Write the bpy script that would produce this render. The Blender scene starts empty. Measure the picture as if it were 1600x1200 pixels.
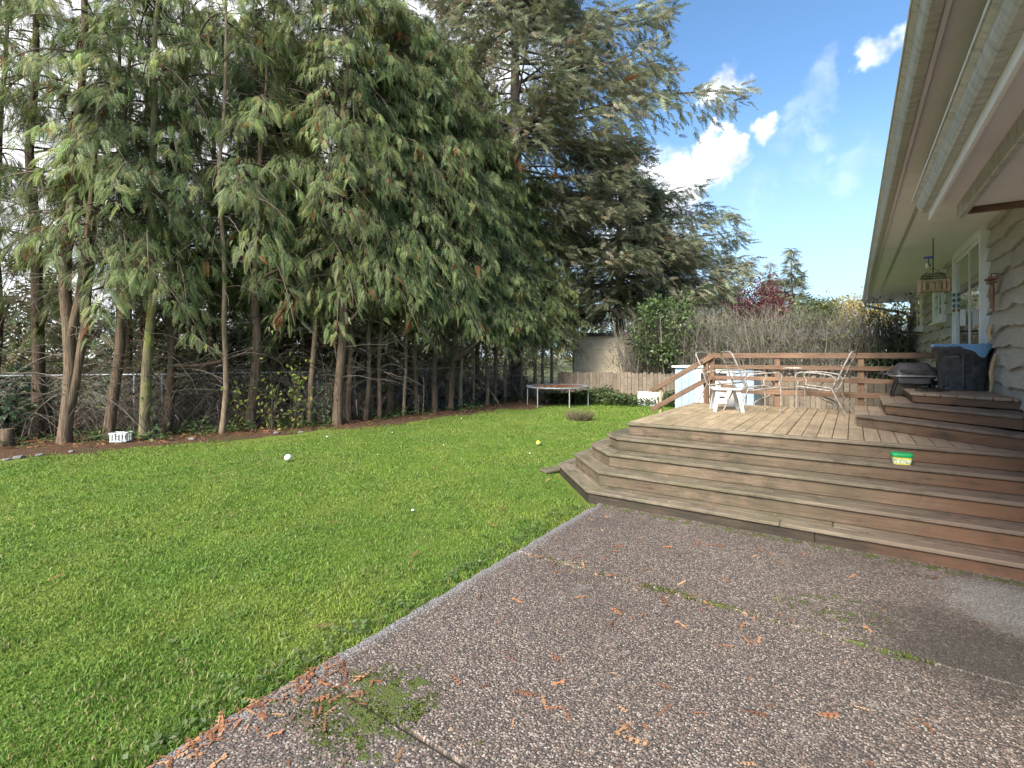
import bpy, bmesh, math, random
import numpy as np
from mathutils import Vector, Matrix
R = math.radians
rng = np.random.default_rng(7)
random.seed(7)
scene = bpy.context.scene
COL = scene.collection

# ------------------------------------------------------------------ camera
F, CX, HY, TH, H = 774.0, 800.0, 555.0, R(34.55), 1.65     # focal (px of 1600), principal x, horizon row, heading, eye height
SN, CS = math.sin(TH), math.cos(TH)
cam = bpy.data.cameras.new('camera'); camo = bpy.data.objects.new('camera', cam); COL.objects.link(camo)
cam.sensor_width = 36; cam.lens = F/1600*36; cam.shift_y = -(600-HY)/1600
cam.clip_start = 0.05; cam.clip_end = 2000
camo.location = (0, 0, H); camo.rotation_euler = (R(90), 0, TH)
scene.camera = camo
scene.cycles.use_adaptive_sampling = True; scene.cycles.denoising_prefilter = 'NONE'; scene.cycles.adaptive_threshold = .02; scene.cycles.adaptive_min_samples = 12
scene.cycles.max_bounces = 5; scene.cycles.diffuse_bounces = 4; scene.cycles.use_light_tree = False
scene.render.resolution_x = 1024; scene.render.resolution_y = 768

def dirp(px, py):
    l, u = (px-CX)/F, (HY-py)/F
    return np.array([l*CS-SN, l*SN+CS, u])
def UZ(px, py, z=0.0):
    d = dirp(px, py); t = (z-H)/d[2]; return np.array([0, 0, H])+d*t
def UY(px, py, Y):
    d = dirp(px, py); return np.array([0, 0, H])+d*(Y/d[1])
def UX(px, py, X):
    d = dirp(px, py); return np.array([0, 0, H])+d*(X/d[0])
def UT(px, py, t):
    return np.array([0, 0, H])+dirp(px, py)*t

# ------------------------------------------------------------------ node helpers
def nd(t, typ, **kw):
    n = t.nodes.new(typ)
    for k, v in kw.items():
        if k.startswith('i_'):
            key = k[2:]
            key = int(key) if key.isdigit() else key.replace('_', ' ')
            s = n.inputs[key]
            if isinstance(v, bpy.types.NodeSocket): t.links.new(v, s)
            else: s.default_value = v
        else: setattr(n, k, v)
    return n
def mth(t, op, a, b=0.0, c=None, clamp=False):
    n = t.nodes.new('ShaderNodeMath'); n.operation = op; n.use_clamp = clamp
    for i, v in enumerate((a, b) if c is None else (a, b, c)):
        if isinstance(v, bpy.types.NodeSocket): t.links.new(v, n.inputs[i])
        else: n.inputs[i].default_value = v
    return n.outputs[0]
def mixc(t, f, a, b, mode='MIX'):
    n = t.nodes.new('ShaderNodeMix'); n.data_type = 'RGBA'; n.blend_type = mode
    for k, v in ((0, f), (6, a), (7, b)):
        if isinstance(v, bpy.types.NodeSocket): t.links.new(v, n.inputs[k])
        else: n.inputs[k].default_value = (*v, 1) if isinstance(v, tuple) and len(v) == 3 else v
    return n.outputs[2]
def rng_(t, v, a, b, c=0.0, d=1.0):
    n = t.nodes.new('ShaderNodeMapRange'); n.interpolation_type = 'SMOOTHSTEP'
    t.links.new(v, n.inputs[0])
    for i, x in enumerate((a, b, c, d)): n.inputs[i+1].default_value = x
    return n.outputs[0]
def noise(t, vec, scale, detail=4.0, rough=.55, dist=0.0):
    n = nd(t, 'ShaderNodeTexNoise'); t.links.new(vec, n.inputs['Vector'])
    n.inputs['Scale'].default_value = scale; n.inputs['Detail'].default_value = detail
    n.inputs['Roughness'].default_value = rough; n.inputs['Distortion'].default_value = dist
    return n.outputs['Fac']
def newmat(name):
    m = bpy.data.materials.new(name); m.use_nodes = True; t = m.node_tree
    b = t.nodes['Principled BSDF']
    return m, t, b
def bump(t, b, h, strength=.3, dist=.01):
    n = nd(t, 'ShaderNodeBump', i_Strength=strength, i_Distance=dist, i_Height=h)
    t.links.new(n.outputs[0], b.inputs['Normal'])

# ------------------------------------------------------------------ world and light
SUN_DIR = Vector((0.04, -0.80, 0.66)).normalized()          # towards the sun
world = bpy.data.worlds.new('World'); scene.world = world; world.use_nodes = True
world.cycles.sampling_method = 'MANUAL'; world.cycles.sample_map_resolution = 512
wt = world.node_tree; wt.nodes.clear()
sky = nd(wt, 'ShaderNodeTexSky', sky_type='NISHITA', sun_disc=False)
sky.sun_elevation = math.asin(SUN_DIR.z); sky.sun_rotation = math.atan2(SUN_DIR.x, SUN_DIR.y)
sky.air_density = 1.0; sky.dust_density = .6; sky.ozone_density = 2.5
tc = nd(wt, 'ShaderNodeTexCoord'); dirv = tc.outputs['Generated']
def skydir(px, py):
    d = dirp(px, py); return d/np.linalg.norm(d)
wn = nd(wt, 'ShaderNodeTexNoise'); wt.links.new(dirv, wn.inputs['Vector'])
wn.inputs['Scale'].default_value = 10; wn.inputs['Detail'].default_value = 4; wn.inputs['Roughness'].default_value = .6
warp = nd(wt, 'ShaderNodeVectorMath', operation='MULTIPLY_ADD')
wt.links.new(wn.outputs['Color'], warp.inputs[0]); warp.inputs[1].default_value = (.20, .20, .20)
wadd = nd(wt, 'ShaderNodeVectorMath', operation='ADD'); wt.links.new(dirv, wadd.inputs[0]); wadd.inputs[1].default_value = (-.10, -.10, -.10)
wt.links.new(wadd.outputs[0], warp.inputs[2])
cl = None
for px, py, rad, amp in [(1112, 250, .075, .85), (1060, 288, .065, .8), (1125, 225, .05, .9), (1195, 187, .045, .6), (1130, 122, .05, .6),
                         (1393, 85, .05, .6), (1275, 130, .05, .22), (1260, 152, .06, .26), (1305, 260, .08, .24), (1200, 290, .07, .28),
                         (1250, 215, .06, .28), (150, 200, .95, 1.0), (700, 130, .34, .7), (1000, 330, .16, .8)]:
    v = nd(wt, 'ShaderNodeVectorMath', operation='DISTANCE'); wt.links.new(warp.outputs[0], v.inputs[0]); v.inputs[1].default_value = tuple(skydir(px, py))
    b_ = rng_(wt, v.outputs['Value'], rad, rad*.25, 0, amp)
    cl = b_ if cl is None else mth(wt, 'MAXIMUM', cl, b_)
wisp = rng_(wt, noise(wt, dirv, 3.2, 5, .62, .6), .57, .82, 0, .34)
cl = mth(wt, 'MAXIMUM', cl, wisp)
clm = rng_(wt, mth(wt, 'MULTIPLY', cl, rng_(wt, noise(wt, dirv, 9, 4, .6), .25, .62, .55, 1.25)), .08, .95)
sep = nd(wt, 'ShaderNodeSeparateXYZ'); wt.links.new(dirv, sep.inputs[0])
up = sep.outputs[2]
skyc = mixc(wt, rng_(wt, up, 0.02, .45, .75, 0), mixc(wt, 1.0, sky.outputs[0], (1.0, 1.22, 1.32), 'MULTIPLY'), (3.7, 4.75, 5.7))
clc = mixc(wt, rng_(wt, noise(wt, dirv, 16, 3, .6), .32, .62), (4.5, 4.8, 5.3), (9.5, 9.5, 9.5))
skyc = mixc(wt, clm, skyc, clc)
bg = nd(wt, 'ShaderNodeBackground', i_Strength=.068); wt.links.new(skyc, bg.inputs[0])
wo = nd(wt, 'ShaderNodeOutputWorld'); wt.links.new(bg.outputs[0], wo.inputs[0])

sun = bpy.data.lights.new('sun', 'SUN'); sun.energy = 3.4; sun.angle = R(32); sun.color = (1, .94, .85)
suno = bpy.data.objects.new('sun', sun); COL.objects.link(suno); suno.location = (0, 0, 30)
suno.rotation_euler = SUN_DIR.to_track_quat('Z', 'Y').to_euler()
vs = scene.view_settings; vs.view_transform = 'Standard'; vs.look = 'None'; vs.exposure = 1.6; vs.gamma = 1; vs.use_curve_mapping = False

# ------------------------------------------------------------------ object helpers
def prop(o, label=None, cat=None, group=None, kind=None):
    if label: o['label'] = label
    if cat: o['category'] = cat
    if group: o['group'] = group
    if kind: o['kind'] = kind
    return o
def thing(name, label, cat, loc=(0, 0, 0), group=None, rz=0):
    o = bpy.data.objects.new(name, None); COL.objects.link(o); o.empty_display_size = .1
    o.location = tuple(float(x) for x in loc); o.rotation_euler = (0, 0, rz)
    return prop(o, label, cat, group)
def link(name, me, parent=None, world_coords=True):
    o = bpy.data.objects.new(name, me); COL.objects.link(o)
    if parent is not None:
        o.parent = parent
        if world_coords:                       # mesh is in world metres: undo the translation of the parents
            p, l = parent, Vector((0, 0, 0))
            while p is not None: l += Vector(p.location); p = p.parent
            o.location = -l
    return o
def npmesh(name, v, f, mat, col=None, smooth=False, nper=None):
    """v (n,3); f (m,k) int array of k-gons; col (n,3) per-vertex colour"""
    v = np.ascontiguousarray(v, dtype=np.float32); f = np.ascontiguousarray(f, dtype=np.int32)
    me = bpy.data.meshes.new(name); k = f.shape[1]
    me.vertices.add(len(v)); me.vertices.foreach_set('co', v.ravel())
    me.loops.add(f.size); me.loops.foreach_set('vertex_index', f.ravel())
    me.polygons.add(len(f)); me.polygons.foreach_set('loop_start', np.arange(0, f.size, k, dtype=np.int32))
    if col is not None:
        a = me.color_attributes.new('tint', 'FLOAT_COLOR', 'POINT')
        c4 = np.ones((len(v), 4), np.float32); c4[:, :3] = col; a.data.foreach_set('color', c4.ravel())
    me.update(calc_edges=True)
    if smooth: me.polygons.foreach_set('use_smooth', np.ones(len(f), bool))
    me.materials.append(mat)
    return me
class MB:
    def __init__(s): s.v = []; s.f = []; s.sm = []
    def add(s, vs, fs, smooth=False):
        o = len(s.v); s.v += [tuple(map(float, p)) for p in vs]
        s.f += [tuple(i+o for i in f) for f in fs]; s.sm += [smooth]*len(fs); return s
    def box(s, c, d, rz=0, M=None):
        x, y, z = d[0]/2, d[1]/2, d[2]/2
        P = [Vector((a*x, b*y, e*z)) for e in (-1, 1) for b in (-1, 1) for a in (-1, 1)]
        M = Matrix.Rotation(rz, 3, 'Z') if M is None else M
        return s.add([M @ p+Vector(tuple(map(float, c))) for p in P], [(0, 2, 3, 1), (4, 5, 7, 6), (0, 1, 5, 4), (2, 6, 7, 3), (0, 4, 6, 2), (1, 3, 7, 5)])
    def ab(s, a, b): return s.box([(a[i]+b[i])/2 for i in range(3)], [abs(a[i]-b[i]) for i in range(3)])
    def tube(s, pts, r, n=8, closed=False, cap=True, smooth=True):
        pts = [Vector(tuple(map(float, p))) for p in pts]; m = len(pts)
        r = [r]*m if not hasattr(r, '__len__') else r
        t0 = (pts[1]-pts[0]).normalized(); nrm = t0.orthogonal().normalized(); rings = []; prev = t0
        for i in range(m):
            if closed: t = (pts[(i+1) % m]-pts[i-1]).normalized()
            else: t = (pts[min(i+1, m-1)]-pts[max(i-1, 0)]).normalized()
            q = prev.rotation_difference(t); nrm = (q @ nrm).normalized(); prev = t; bn = t.cross(nrm)
            rings.append([pts[i]+(nrm*math.cos(2*math.pi*k/n)+bn*math.sin(2*math.pi*k/n))*r[i] for k in range(n)])
        fs = []
        for i in range(m if closed else m-1):
            a, b = i*n, ((i+1) % m)*n
            fs += [(a+k, a+(k+1) % n, b+(k+1) % n, b+k) for k in range(n)]
        s.add([p for rg in rings for p in rg], fs, smooth)
        if cap and not closed: s.add(rings[0], [tuple(range(n))[::-1]]); s.add(rings[-1], [tuple(range(n))])
        return s
    def prism(s, poly, z0, z1):
        n = len(poly); a = sum(poly[i][0]*poly[(i+1) % n][1]-poly[(i+1) % n][0]*poly[i][1] for i in range(n))
        if a < 0: poly = poly[::-1]
        return s.add([(p[0], p[1], z0) for p in poly]+[(p[0], p[1], z1) for p in poly],
                     [tuple(range(n))[::-1], tuple(range(n, 2*n))]+[(i, (i+1) % n, n+(i+1) % n, n+i) for i in range(n)])
    def loft(s, secs, n=32, capb=True, capt=True, c=(0, 0), rz=0):
        """secs: (z, rx, ry, exponent[, dx, dy])"""
        V = []; ca, sa = math.cos(rz), math.sin(rz)
        for q in secs:
            z, rx, ry, e = q[:4]; dx, dy = (q[4], q[5]) if len(q) > 4 else (0, 0)
            for k in range(n):
                a = 2*math.pi*k/n; cx, sy = math.cos(a), math.sin(a)
                x = math.copysign(abs(cx)**(2/e), cx)*rx+dx; y = math.copysign(abs(sy)**(2/e), sy)*ry+dy
                V.append((c[0]+x*ca-y*sa, c[1]+x*sa+y*ca, z))
        fs = [(i*n+k, i*n+(k+1) % n, (i+1)*n+(k+1) % n, (i+1)*n+k) for i in range(len(secs)-1) for k in range(n)]
        s.add(V, fs, True)
        if capb: s.add(V[:n], [tuple(range(n))[::-1]])
        if capt: s.add(V[-n:], [tuple(range(n))])
        return s
    def sphere(s, c, r, n=14, m=9, sc=(1, 1, 1)):
        V = [(c[0]+r*sc[0]*math.sin(math.pi*j/m)*math.cos(2*math.pi*k/n), c[1]+r*sc[1]*math.sin(math.pi*j/m)*math.sin(2*math.pi*k/n), c[2]-r*sc[2]*math.cos(math.pi*j/m)) for j in range(m+1) for k in range(n)]
        return s.add(V, [(j*n+k, j*n+(k+1) % n, (j+1)*n+(k+1) % n, (j+1)*n+k) for j in range(m) for k in range(n)], True)
    def mesh(s, name, mat, bevel=0, seg=1):
        me = bpy.data.meshes.new(name); me.from_pydata(s.v, [], s.f); me.polygons.foreach_set('use_smooth', s.sm)
        if bevel:
            bm = bmesh.new(); bm.from_mesh(me); bmesh.ops.remove_doubles(bm, verts=bm.verts, dist=1e-5)
            bmesh.ops.bevel(bm, geom=[e for e in bm.edges if len(e.link_faces) == 2 and e.calc_face_angle() > .5], offset=bevel, segments=seg, affect='EDGES', profile=.6)
            bm.to_mesh(me); bm.free()
        me.update(); me.materials.append(mat); return me
    def build(s, name, mat, parent=None, bevel=0, seg=1): return link(name, s.mesh(name, mat, bevel, seg), parent)

def board(name, poly, z0, z1, d, mat, parent, bevel=.005):
    """flat board with plan outline poly (world), grain along d; origin at its own middle, local x along the grain"""
    c = np.mean(np.array(poly, float), axis=0); a = math.atan2(d[1], d[0]); ca, sa = math.cos(-a), math.sin(-a)
    loc = [((p[0]-c[0])*ca-(p[1]-c[1])*sa, (p[0]-c[0])*sa+(p[1]-c[1])*ca) for p in poly]
    zc = (z0+z1)/2
    o = link(name, MB().prism(loc, z0-zc, z1-zc).mesh(name, mat, bevel), parent, False)
    off = Vector((0, 0, 0)); p = parent
    while p is not None: off += Vector(p.location); p = p.parent
    o.location = Vector((c[0], c[1], zc))-off; o.rotation_euler = (0, 0, a); return o
def beam(name, a, b, w, h, mat, parent, bevel=.005, roll=0):
    """straight timber from a to b, width w (sideways), height h"""
    a, b = Vector(tuple(map(float, a))), Vector(tuple(map(float, b))); d = b-a; L = d.length
    me = MB().box((0, 0, 0), (L, w, h)).mesh(name, mat, bevel)
    o = link(name, me, parent, False); off = Vector((0, 0, 0)); p = parent
    while p is not None: off += Vector(p.location); p = p.parent
    x = d.normalized(); upv = Vector((0, 0, 1)) if abs(x.z) < .95 else Vector((0, 1, 0))
    y = upv.cross(x).normalized(); z = x.cross(y)
    o.rotation_euler = (Matrix((x, y, z)).transposed() @ Matrix.Rotation(roll, 3, 'X')).to_euler(); o.location = (a+b)/2-off; return o

# ------------------------------------------------------------------ materials
def plain(name, c, rough=.6, metal=0, var=.15, scale=8, bmp=0, spec=.4):
    m, t, b = newmat(name); p = nd(t, 'ShaderNodeTexCoord').outputs['Object']
    n = noise(t, p, scale, 6, .65)
    k = rng_(t, n, .3, .7, 1-var, 1+var)
    t.links.new(mixc(t, 1, (*c,), nd(t, 'ShaderNodeCombineColor', i_0=k, i_1=k, i_2=k).outputs[0], 'MULTIPLY'), b.inputs['Base Color'])
    b.inputs['Roughness'].default_value = rough; b.inputs['Metallic'].default_value = metal
    b.inputs['Specular IOR Level'].default_value = spec
    if bmp: bump(t, b, n, bmp, .01)
    return m
def wood(name, c1, c2, rough=.75, moss=None, red=None, dark=.35):
    """grain along local x; world-placed weathering"""
    m, t, b = newmat(name)
    tcn = nd(t, 'ShaderNodeTexCoord'); oi = nd(t, 'ShaderNodeObjectInfo')
    off = nd(t, 'ShaderNodeVectorMath', operation='MULTIPLY_ADD'); t.links.new(oi.outputs['Random'], off.inputs[0]); off.inputs[1].default_value = (37, 19, 53); t.links.new(tcn.outputs['Object'], off.inputs[2])
    mp = nd(t, 'ShaderNodeMapping'); t.links.new(off.outputs[0], mp.inputs[0]); mp.inputs['Scale'].default_value = (1.2, 22, 22)
    g = noise(t, mp.outputs[0], 2.2, 7, .62, .8)
    g2 = noise(t, off.outputs[0], 2.0, 4, .6)
    c = mixc(t, rng_(t, g, .3, .72), c2, c1)
    v = mth(t, 'MULTIPLY_ADD', oi.outputs['Random'], .34, .83)
    v = mth(t, 'MULTIPLY', v, rng_(t, g2, .25, .75, .78, 1.18))
    c = mixc(t, 1, c, nd(t, 'ShaderNodeCombineColor', i_0=v, i_1=v, i_2=v).outputs[0], 'MULTIPLY')
    # knots
    mk = nd(t, 'ShaderNodeMapping'); t.links.new(off.outputs[0], mk.inputs[0]); mk.inputs['Scale'].default_value = (2.2, 7, 7)
    vo = nd(t, 'ShaderNodeTexVoronoi', i_Scale=1.0); t.links.new(mk.outputs[0], vo.inputs['Vector'])
    c = mixc(t, rng_(t, vo.outputs['Distance'], .13, .05, 0, .6), c, tuple(x*.35 for x in c2))
    pos = nd(t, 'ShaderNodeNewGeometry').outputs['Position']
    sp = nd(t, 'ShaderNodeSeparateXYZ'); t.links.new(pos, sp.inputs[0])
    n3 = noise(t, pos, 1.6, 6, .65)
    if red:   # stain that survives under the eave, worn off towards the lawn
        c = mixc(t, rng_(t, mth(t, 'ADD', sp.outputs[0], mth(t, 'MULTIPLY', n3, 2.2)), .6, 2.3, 0, .85), c, red)
    if moss:
        f = mth(t, 'MULTIPLY', rng_(t, noise(t, pos, 3.5, 7, .7), .42, .68), rng_(t, sp.outputs[0], 1.0, -1.4, .15, 1))
        c = mixc(t, mth(t, 'MULTIPLY', f, .75), c, moss)
    # black mildew: blotches and streaks along the grain
    ms = nd(t, 'ShaderNodeMapping'); t.links.new(off.outputs[0], ms.inputs[0]); ms.inputs['Scale'].default_value = (.9, 6, 9)
    st_ = noise(t, ms.outputs[0], 1.6, 8, .7, .3)
    c = mixc(t, rng_(t, mth(t, 'ADD', mth(t, 'MULTIPLY', noise(t, pos, 4.5, 8, .72), .55), mth(t, 'MULTIPLY', st_, .45)), .49, .66, 0, dark), c, (.03, .026, .02))
    fine = noise(t, off.outputs[0], 160, 3, .7)
    c = mixc(t, rng_(t, fine, .3, .7, 0, .22), c, tuple(x*.4 for x in c2))
    t.links.new(c, b.inputs['Base Color']); b.inputs['Roughness'].default_value = rough; b.inputs['Specular IOR Level'].default_value = .25
    bump(t, b, mth(t, 'ADD', g, mth(t, 'MULTIPLY', fine, .35)), .35, .004)
    return m
M = {}
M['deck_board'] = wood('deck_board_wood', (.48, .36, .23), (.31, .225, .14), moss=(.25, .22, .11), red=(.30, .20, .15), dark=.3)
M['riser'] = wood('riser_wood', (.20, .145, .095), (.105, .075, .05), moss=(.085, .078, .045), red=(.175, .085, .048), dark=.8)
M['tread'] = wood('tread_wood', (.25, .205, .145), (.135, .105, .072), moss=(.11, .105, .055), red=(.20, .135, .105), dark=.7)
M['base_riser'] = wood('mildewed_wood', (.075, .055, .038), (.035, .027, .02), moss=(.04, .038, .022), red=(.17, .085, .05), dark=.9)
M['rail'] = wood('rail_wood', (.26, .16, .10), (.15, .09, .055), dark=.45)
M['fence_wood'] = wood('fence_wood', (.27, .215, .155), (.165, .13, .095), dark=.5)
M['new_wood'] = wood('pale_wood', (.56, .40, .24), (.42, .28, .15), dark=.2)
M['white_paint'] = plain('white_paint', (.72, .72, .69), .5, var=.08)
M['white_plastic'] = plain('white_plastic', (.60, .61, .62), .4, var=.1, scale=14)
def mk_soffit():
    m, t, b = newmat('soffit_paint'); pos = nd(t, 'ShaderNodeNewGeometry').outputs['Position']
    c = mixc(t, rng_(t, noise(t, pos, 1.4, 7, .7), .42, .75, 0, .5), (.79, .75, .755), (.57, .54, .53))
    c = mixc(t, rng_(t, noise(t, pos, 9, 8, .75), .60, .78, 0, .45), c, (.36, .35, .31))
    t.links.new(c, b.inputs['Base Color']); b.inputs['Roughness'].default_value = .75; bump(t, b, noise(t, pos, 30, 4, .6), .15, .01); return m
M['soffit'] = mk_soffit()
M['black_plastic'] = plain('black_plastic', (.075, .072, .075), .5, var=.45, scale=11, bmp=.05)
M['galv'] = plain('galvanised_steel', (.55, .56, .57), .45, .7, .2, 20)
M['iron'] = plain('dark_iron', (.03, .028, .026), .6, .5)
M['grill'] = plain('grill_enamel', (.085, .075, .072), .5, .2, .3, 14)
M['chair_metal'] = plain('flaking_tube_paint', (.30, .265, .225), .5, .25, .5, 26)
M['bag'] = None
M['rubber'] = plain('rubber', (.06, .045, .04), .8)
M['rock'] = plain('rock', (.20, .185, .165), .9, var=.4, scale=14, bmp=.5)
M['bark'] = None

def mk_gutter():
    m, t, b = newmat('gutter_aluminium'); pos = nd(t, 'ShaderNodeNewGeometry').outputs['Position']
    mp = nd(t, 'ShaderNodeMapping'); t.links.new(pos, mp.inputs[0]); mp.inputs['Scale'].default_value = (3, 9, 3)
    c = mixc(t, rng_(t, noise(t, mp.outputs[0], 2.2, 8, .7), .4, .72), (.50, .475, .43), (.27, .275, .22))
    c = mixc(t, rng_(t, noise(t, pos, 34, 4, .7), .58, .75, 0, .6), c, (.13, .12, .10))
    t.links.new(c, b.inputs['Base Color']); b.inputs['Roughness'].default_value = .38; return m
M['gutter'] = mk_gutter()
def mk_siding():
    m, t, b = newmat('siding_paint'); tcn = nd(t, 'ShaderNodeTexCoord'); oi = nd(t, 'ShaderNodeObjectInfo')
    pos = nd(t, 'ShaderNodeNewGeometry').outputs['Position']
    mp = nd(t, 'ShaderNodeMapping'); t.links.new(pos, mp.inputs[0]); mp.inputs['Scale'].default_value = (6, 1.1, 9)
    g = noise(t, mp.outputs[0], 4, 7, .65, .4)
    c = mixc(t, rng_(t, g, .3, .7), (.35, .315, .27), (.44, .40, .345))
    v = mth(t, 'MULTIPLY_ADD', oi.outputs['Random'], .16, .92)
    c = mixc(t, 1, c, nd(t, 'ShaderNodeCombineColor', i_0=v, i_1=v, i_2=v).outputs[0], 'MULTIPLY')
    c = mixc(t, rng_(t, noise(t, pos, 22, 5, .7), .66, .78, 0, .5), c, (.16, .14, .115))
    mv = nd(t, 'ShaderNodeMapping'); t.links.new(pos, mv.inputs[0]); mv.inputs['Scale'].default_value = (9, 9, 1.2)
    c = mixc(t, rng_(t, noise(t, mv.outputs[0], 1.5, 7, .7), .5, .78, 0, .55), c, (.23, .21, .17))
    ck = nd(t, 'ShaderNodeMapping'); t.links.new(pos, ck.inputs[0]); ck.inputs['Scale'].default_value = (4, 2.2, 26)
    c = mixc(t, rng_(t, noise(t, ck.outputs[0], 2.5, 5, .7), .66, .71, 0, .6), c, (.14, .125, .10))
    t.links.new(c, b.inputs['Base Color']); b.inputs['Roughness'].default_value = .8; bump(t, b, g, .6, .015); return m
M['siding'] = mk_siding()
def mk_glass():
    m, t, b = newmat('window_glass'); b.inputs['Base Color'].default_value = (.05, .055, .055, 1); b.inputs['Roughness'].default_value = .03
    b.inputs['Specular IOR Level'].default_value = .9; b.inputs['Coat Weight'].default_value = 1; b.inputs['Coat Roughness'].default_value = .02; return m
M['glass'] = mk_glass()
def mk_bag():
    m, t, b = newmat('blue_bag_film'); b.inputs['Base Color'].default_value = (.20, .37, .58, 1); b.inputs['Roughness'].default_value = .22
    b.inputs['Specular IOR Level'].default_value = .7
    n = noise(t, nd(t, 'ShaderNodeTexCoord').outputs['Object'], 26, 5, .6, 1.2); bump(t, b, n, .6, .02); return m
M['bag'] = mk_bag()
def mk_bark(name, a, b2, mossc, mossamt):
    m, t, b = newmat(name); tcn = nd(t, 'ShaderNodeTexCoord'); oi = nd(t, 'ShaderNodeObjectInfo')
    off = nd(t, 'ShaderNodeVectorMath', operation='MULTIPLY_ADD'); t.links.new(oi.outputs['Random'], off.inputs[0]); off.inputs[1].default_value = (17, 29, 41); t.links.new(tcn.outputs['Object'], off.inputs[2])
    mp = nd(t, 'ShaderNodeMapping'); t.links.new(off.outputs[0], mp.inputs[0]); mp.inputs['Scale'].default_value = (16, 16, 1.6)
    g = noise(t, mp.outputs[0], 2.0, 8, .68, .5)
    c = mixc(t, rng_(t, g, .32, .7), a, b2)
    c = mixc(t, rng_(t, noise(t, off.outputs[0], 1.7, 6, .65), .46, .7, 0, mossamt), c, mossc)
    v = mth(t, 'MULTIPLY_ADD', oi.outputs['Random'], .7, .65)
    c = mixc(t, 1, c, nd(t, 'ShaderNodeCombineColor', i_0=v, i_1=v, i_2=v).outputs[0], 'MULTIPLY')
    t.links.new(c, b.inputs['Base Color']); b.inputs['Roughness'].default_value = .92; b.inputs['Specular IOR Level'].default_value = .15
    bump(t, b, g, 1.0, .03); return m
M['bark'] = mk_bark('cedar_bark', (.075, .054, .038), (.225, .155, .105), (.15, .135, .08), .5)
M['bark_pale'] = mk_bark('peeled_bark', (.17, .12, .08), (.40, .29, .19), (.22, .17, .11), .4)
M['bark_moss'] = mk_bark('mossy_bark', (.10, .08, .05), (.20, .17, .10), (.26, .28, .07), .95)
M['bark_fir'] = mk_bark('fir_bark', (.11, .085, .07), (.27, .215, .185), (.17, .15, .12), .3)
M['twig'] = plain('twig_bark', (.105, .075, .055), .9, var=.4, scale=3)
M['dead_twig'] = plain('dead_twig_bark', (.18, .145, .115), .9, var=.4, scale=3)
M['hedge_twig'] = plain('hedge_stem_bark', (.19, .165, .135), .9, var=.35, scale=2)
def mk_leaf(name, gloss=.5, trans=.3):
    m, t, b = newmat(name); a = nd(t, 'ShaderNodeAttribute', attribute_name='tint')
    t.links.new(a.outputs['Color'], b.inputs['Base Color']); b.inputs['Roughness'].default_value = gloss; b.inputs['Specular IOR Level'].default_value = .3
    tr = nd(t, 'ShaderNodeBsdfTranslucent'); t.links.new(a.outputs['Color'], tr.inputs[0])
    mx = nd(t, 'ShaderNodeMixShader', i_0=trans); t.links.new(b.outputs[0], mx.inputs[1]); t.links.new(tr.outputs[0], mx.inputs[2])
    t.links.new(mx.outputs[0], t.nodes['Material Output'].inputs[0]); return m
M['leaf'] = mk_leaf('leaf', .5, .42); M['gloss_leaf'] = mk_leaf('glossy_leaf', .32, .2); M['blade'] = mk_leaf('grass_blade', .55, .35)
M['litter'] = mk_leaf('dry_litter', .8, .1)

def mk_lawn():
    m, t, b = newmat('lawn_turf'); pos = nd(t, 'ShaderNodeNewGeometry').outputs['Position']
    c = mixc(t, rng_(t, noise(t, pos, .9, 6, .6), .35, .68), (.14, .225, .034), (.23, .28, .055))
    c = mixc(t, rng_(t, noise(t, pos, 45, 4, .7), .3, .75, 0, .7), c, (.055, .10, .018))
    c = mixc(t, rng_(t, noise(t, pos, 3.3, 5, .65), .60, .78, 0, .5), c, (.16, .15, .05))
    t.links.new(c, b.inputs['Base Color']); b.inputs['Roughness'].default_value = .9; b.inputs['Specular IOR Level'].default_value = .1
    bump(t, b, noise(t, pos, 70, 3, .7), 1, .03); return m
M['lawn'] = mk_lawn()
def mk_soil():
    m, t, b = newmat('needle_litter_soil'); pos = nd(t, 'ShaderNodeNewGeometry').outputs['Position']
    c = mixc(t, rng_(t, noise(t, pos, 28, 6, .75), .32, .7), (.06, .038, .024), (.19, .105, .062))
    c = mixc(t, rng_(t, noise(t, pos, 1.3, 5, .6), .5, .68, 0, .75), c, (.075, .085, .03))
    t.links.new(c, b.inputs['Base Color']); b.inputs['Roughness'].default_value = .95; b.inputs['Specular IOR Level'].default_value = .1
    bump(t, b, noise(t, pos, 40, 6, .75), 1, .04); return m
M['soil'] = mk_soil()
def mk_ground():
    m, t, b = newmat('rough_ground'); pos = nd(t, 'ShaderNodeNewGeometry').outputs['Position']
    c = mixc(t, rng_(t, noise(t, pos, .5, 6, .6), .35, .65), (.05, .045, .02), (.10, .13, .03))
    t.links.new(c, b.inputs['Base Color']); b.inputs['Roughness'].default_value = .95; return m
M['ground'] = mk_ground()
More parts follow.
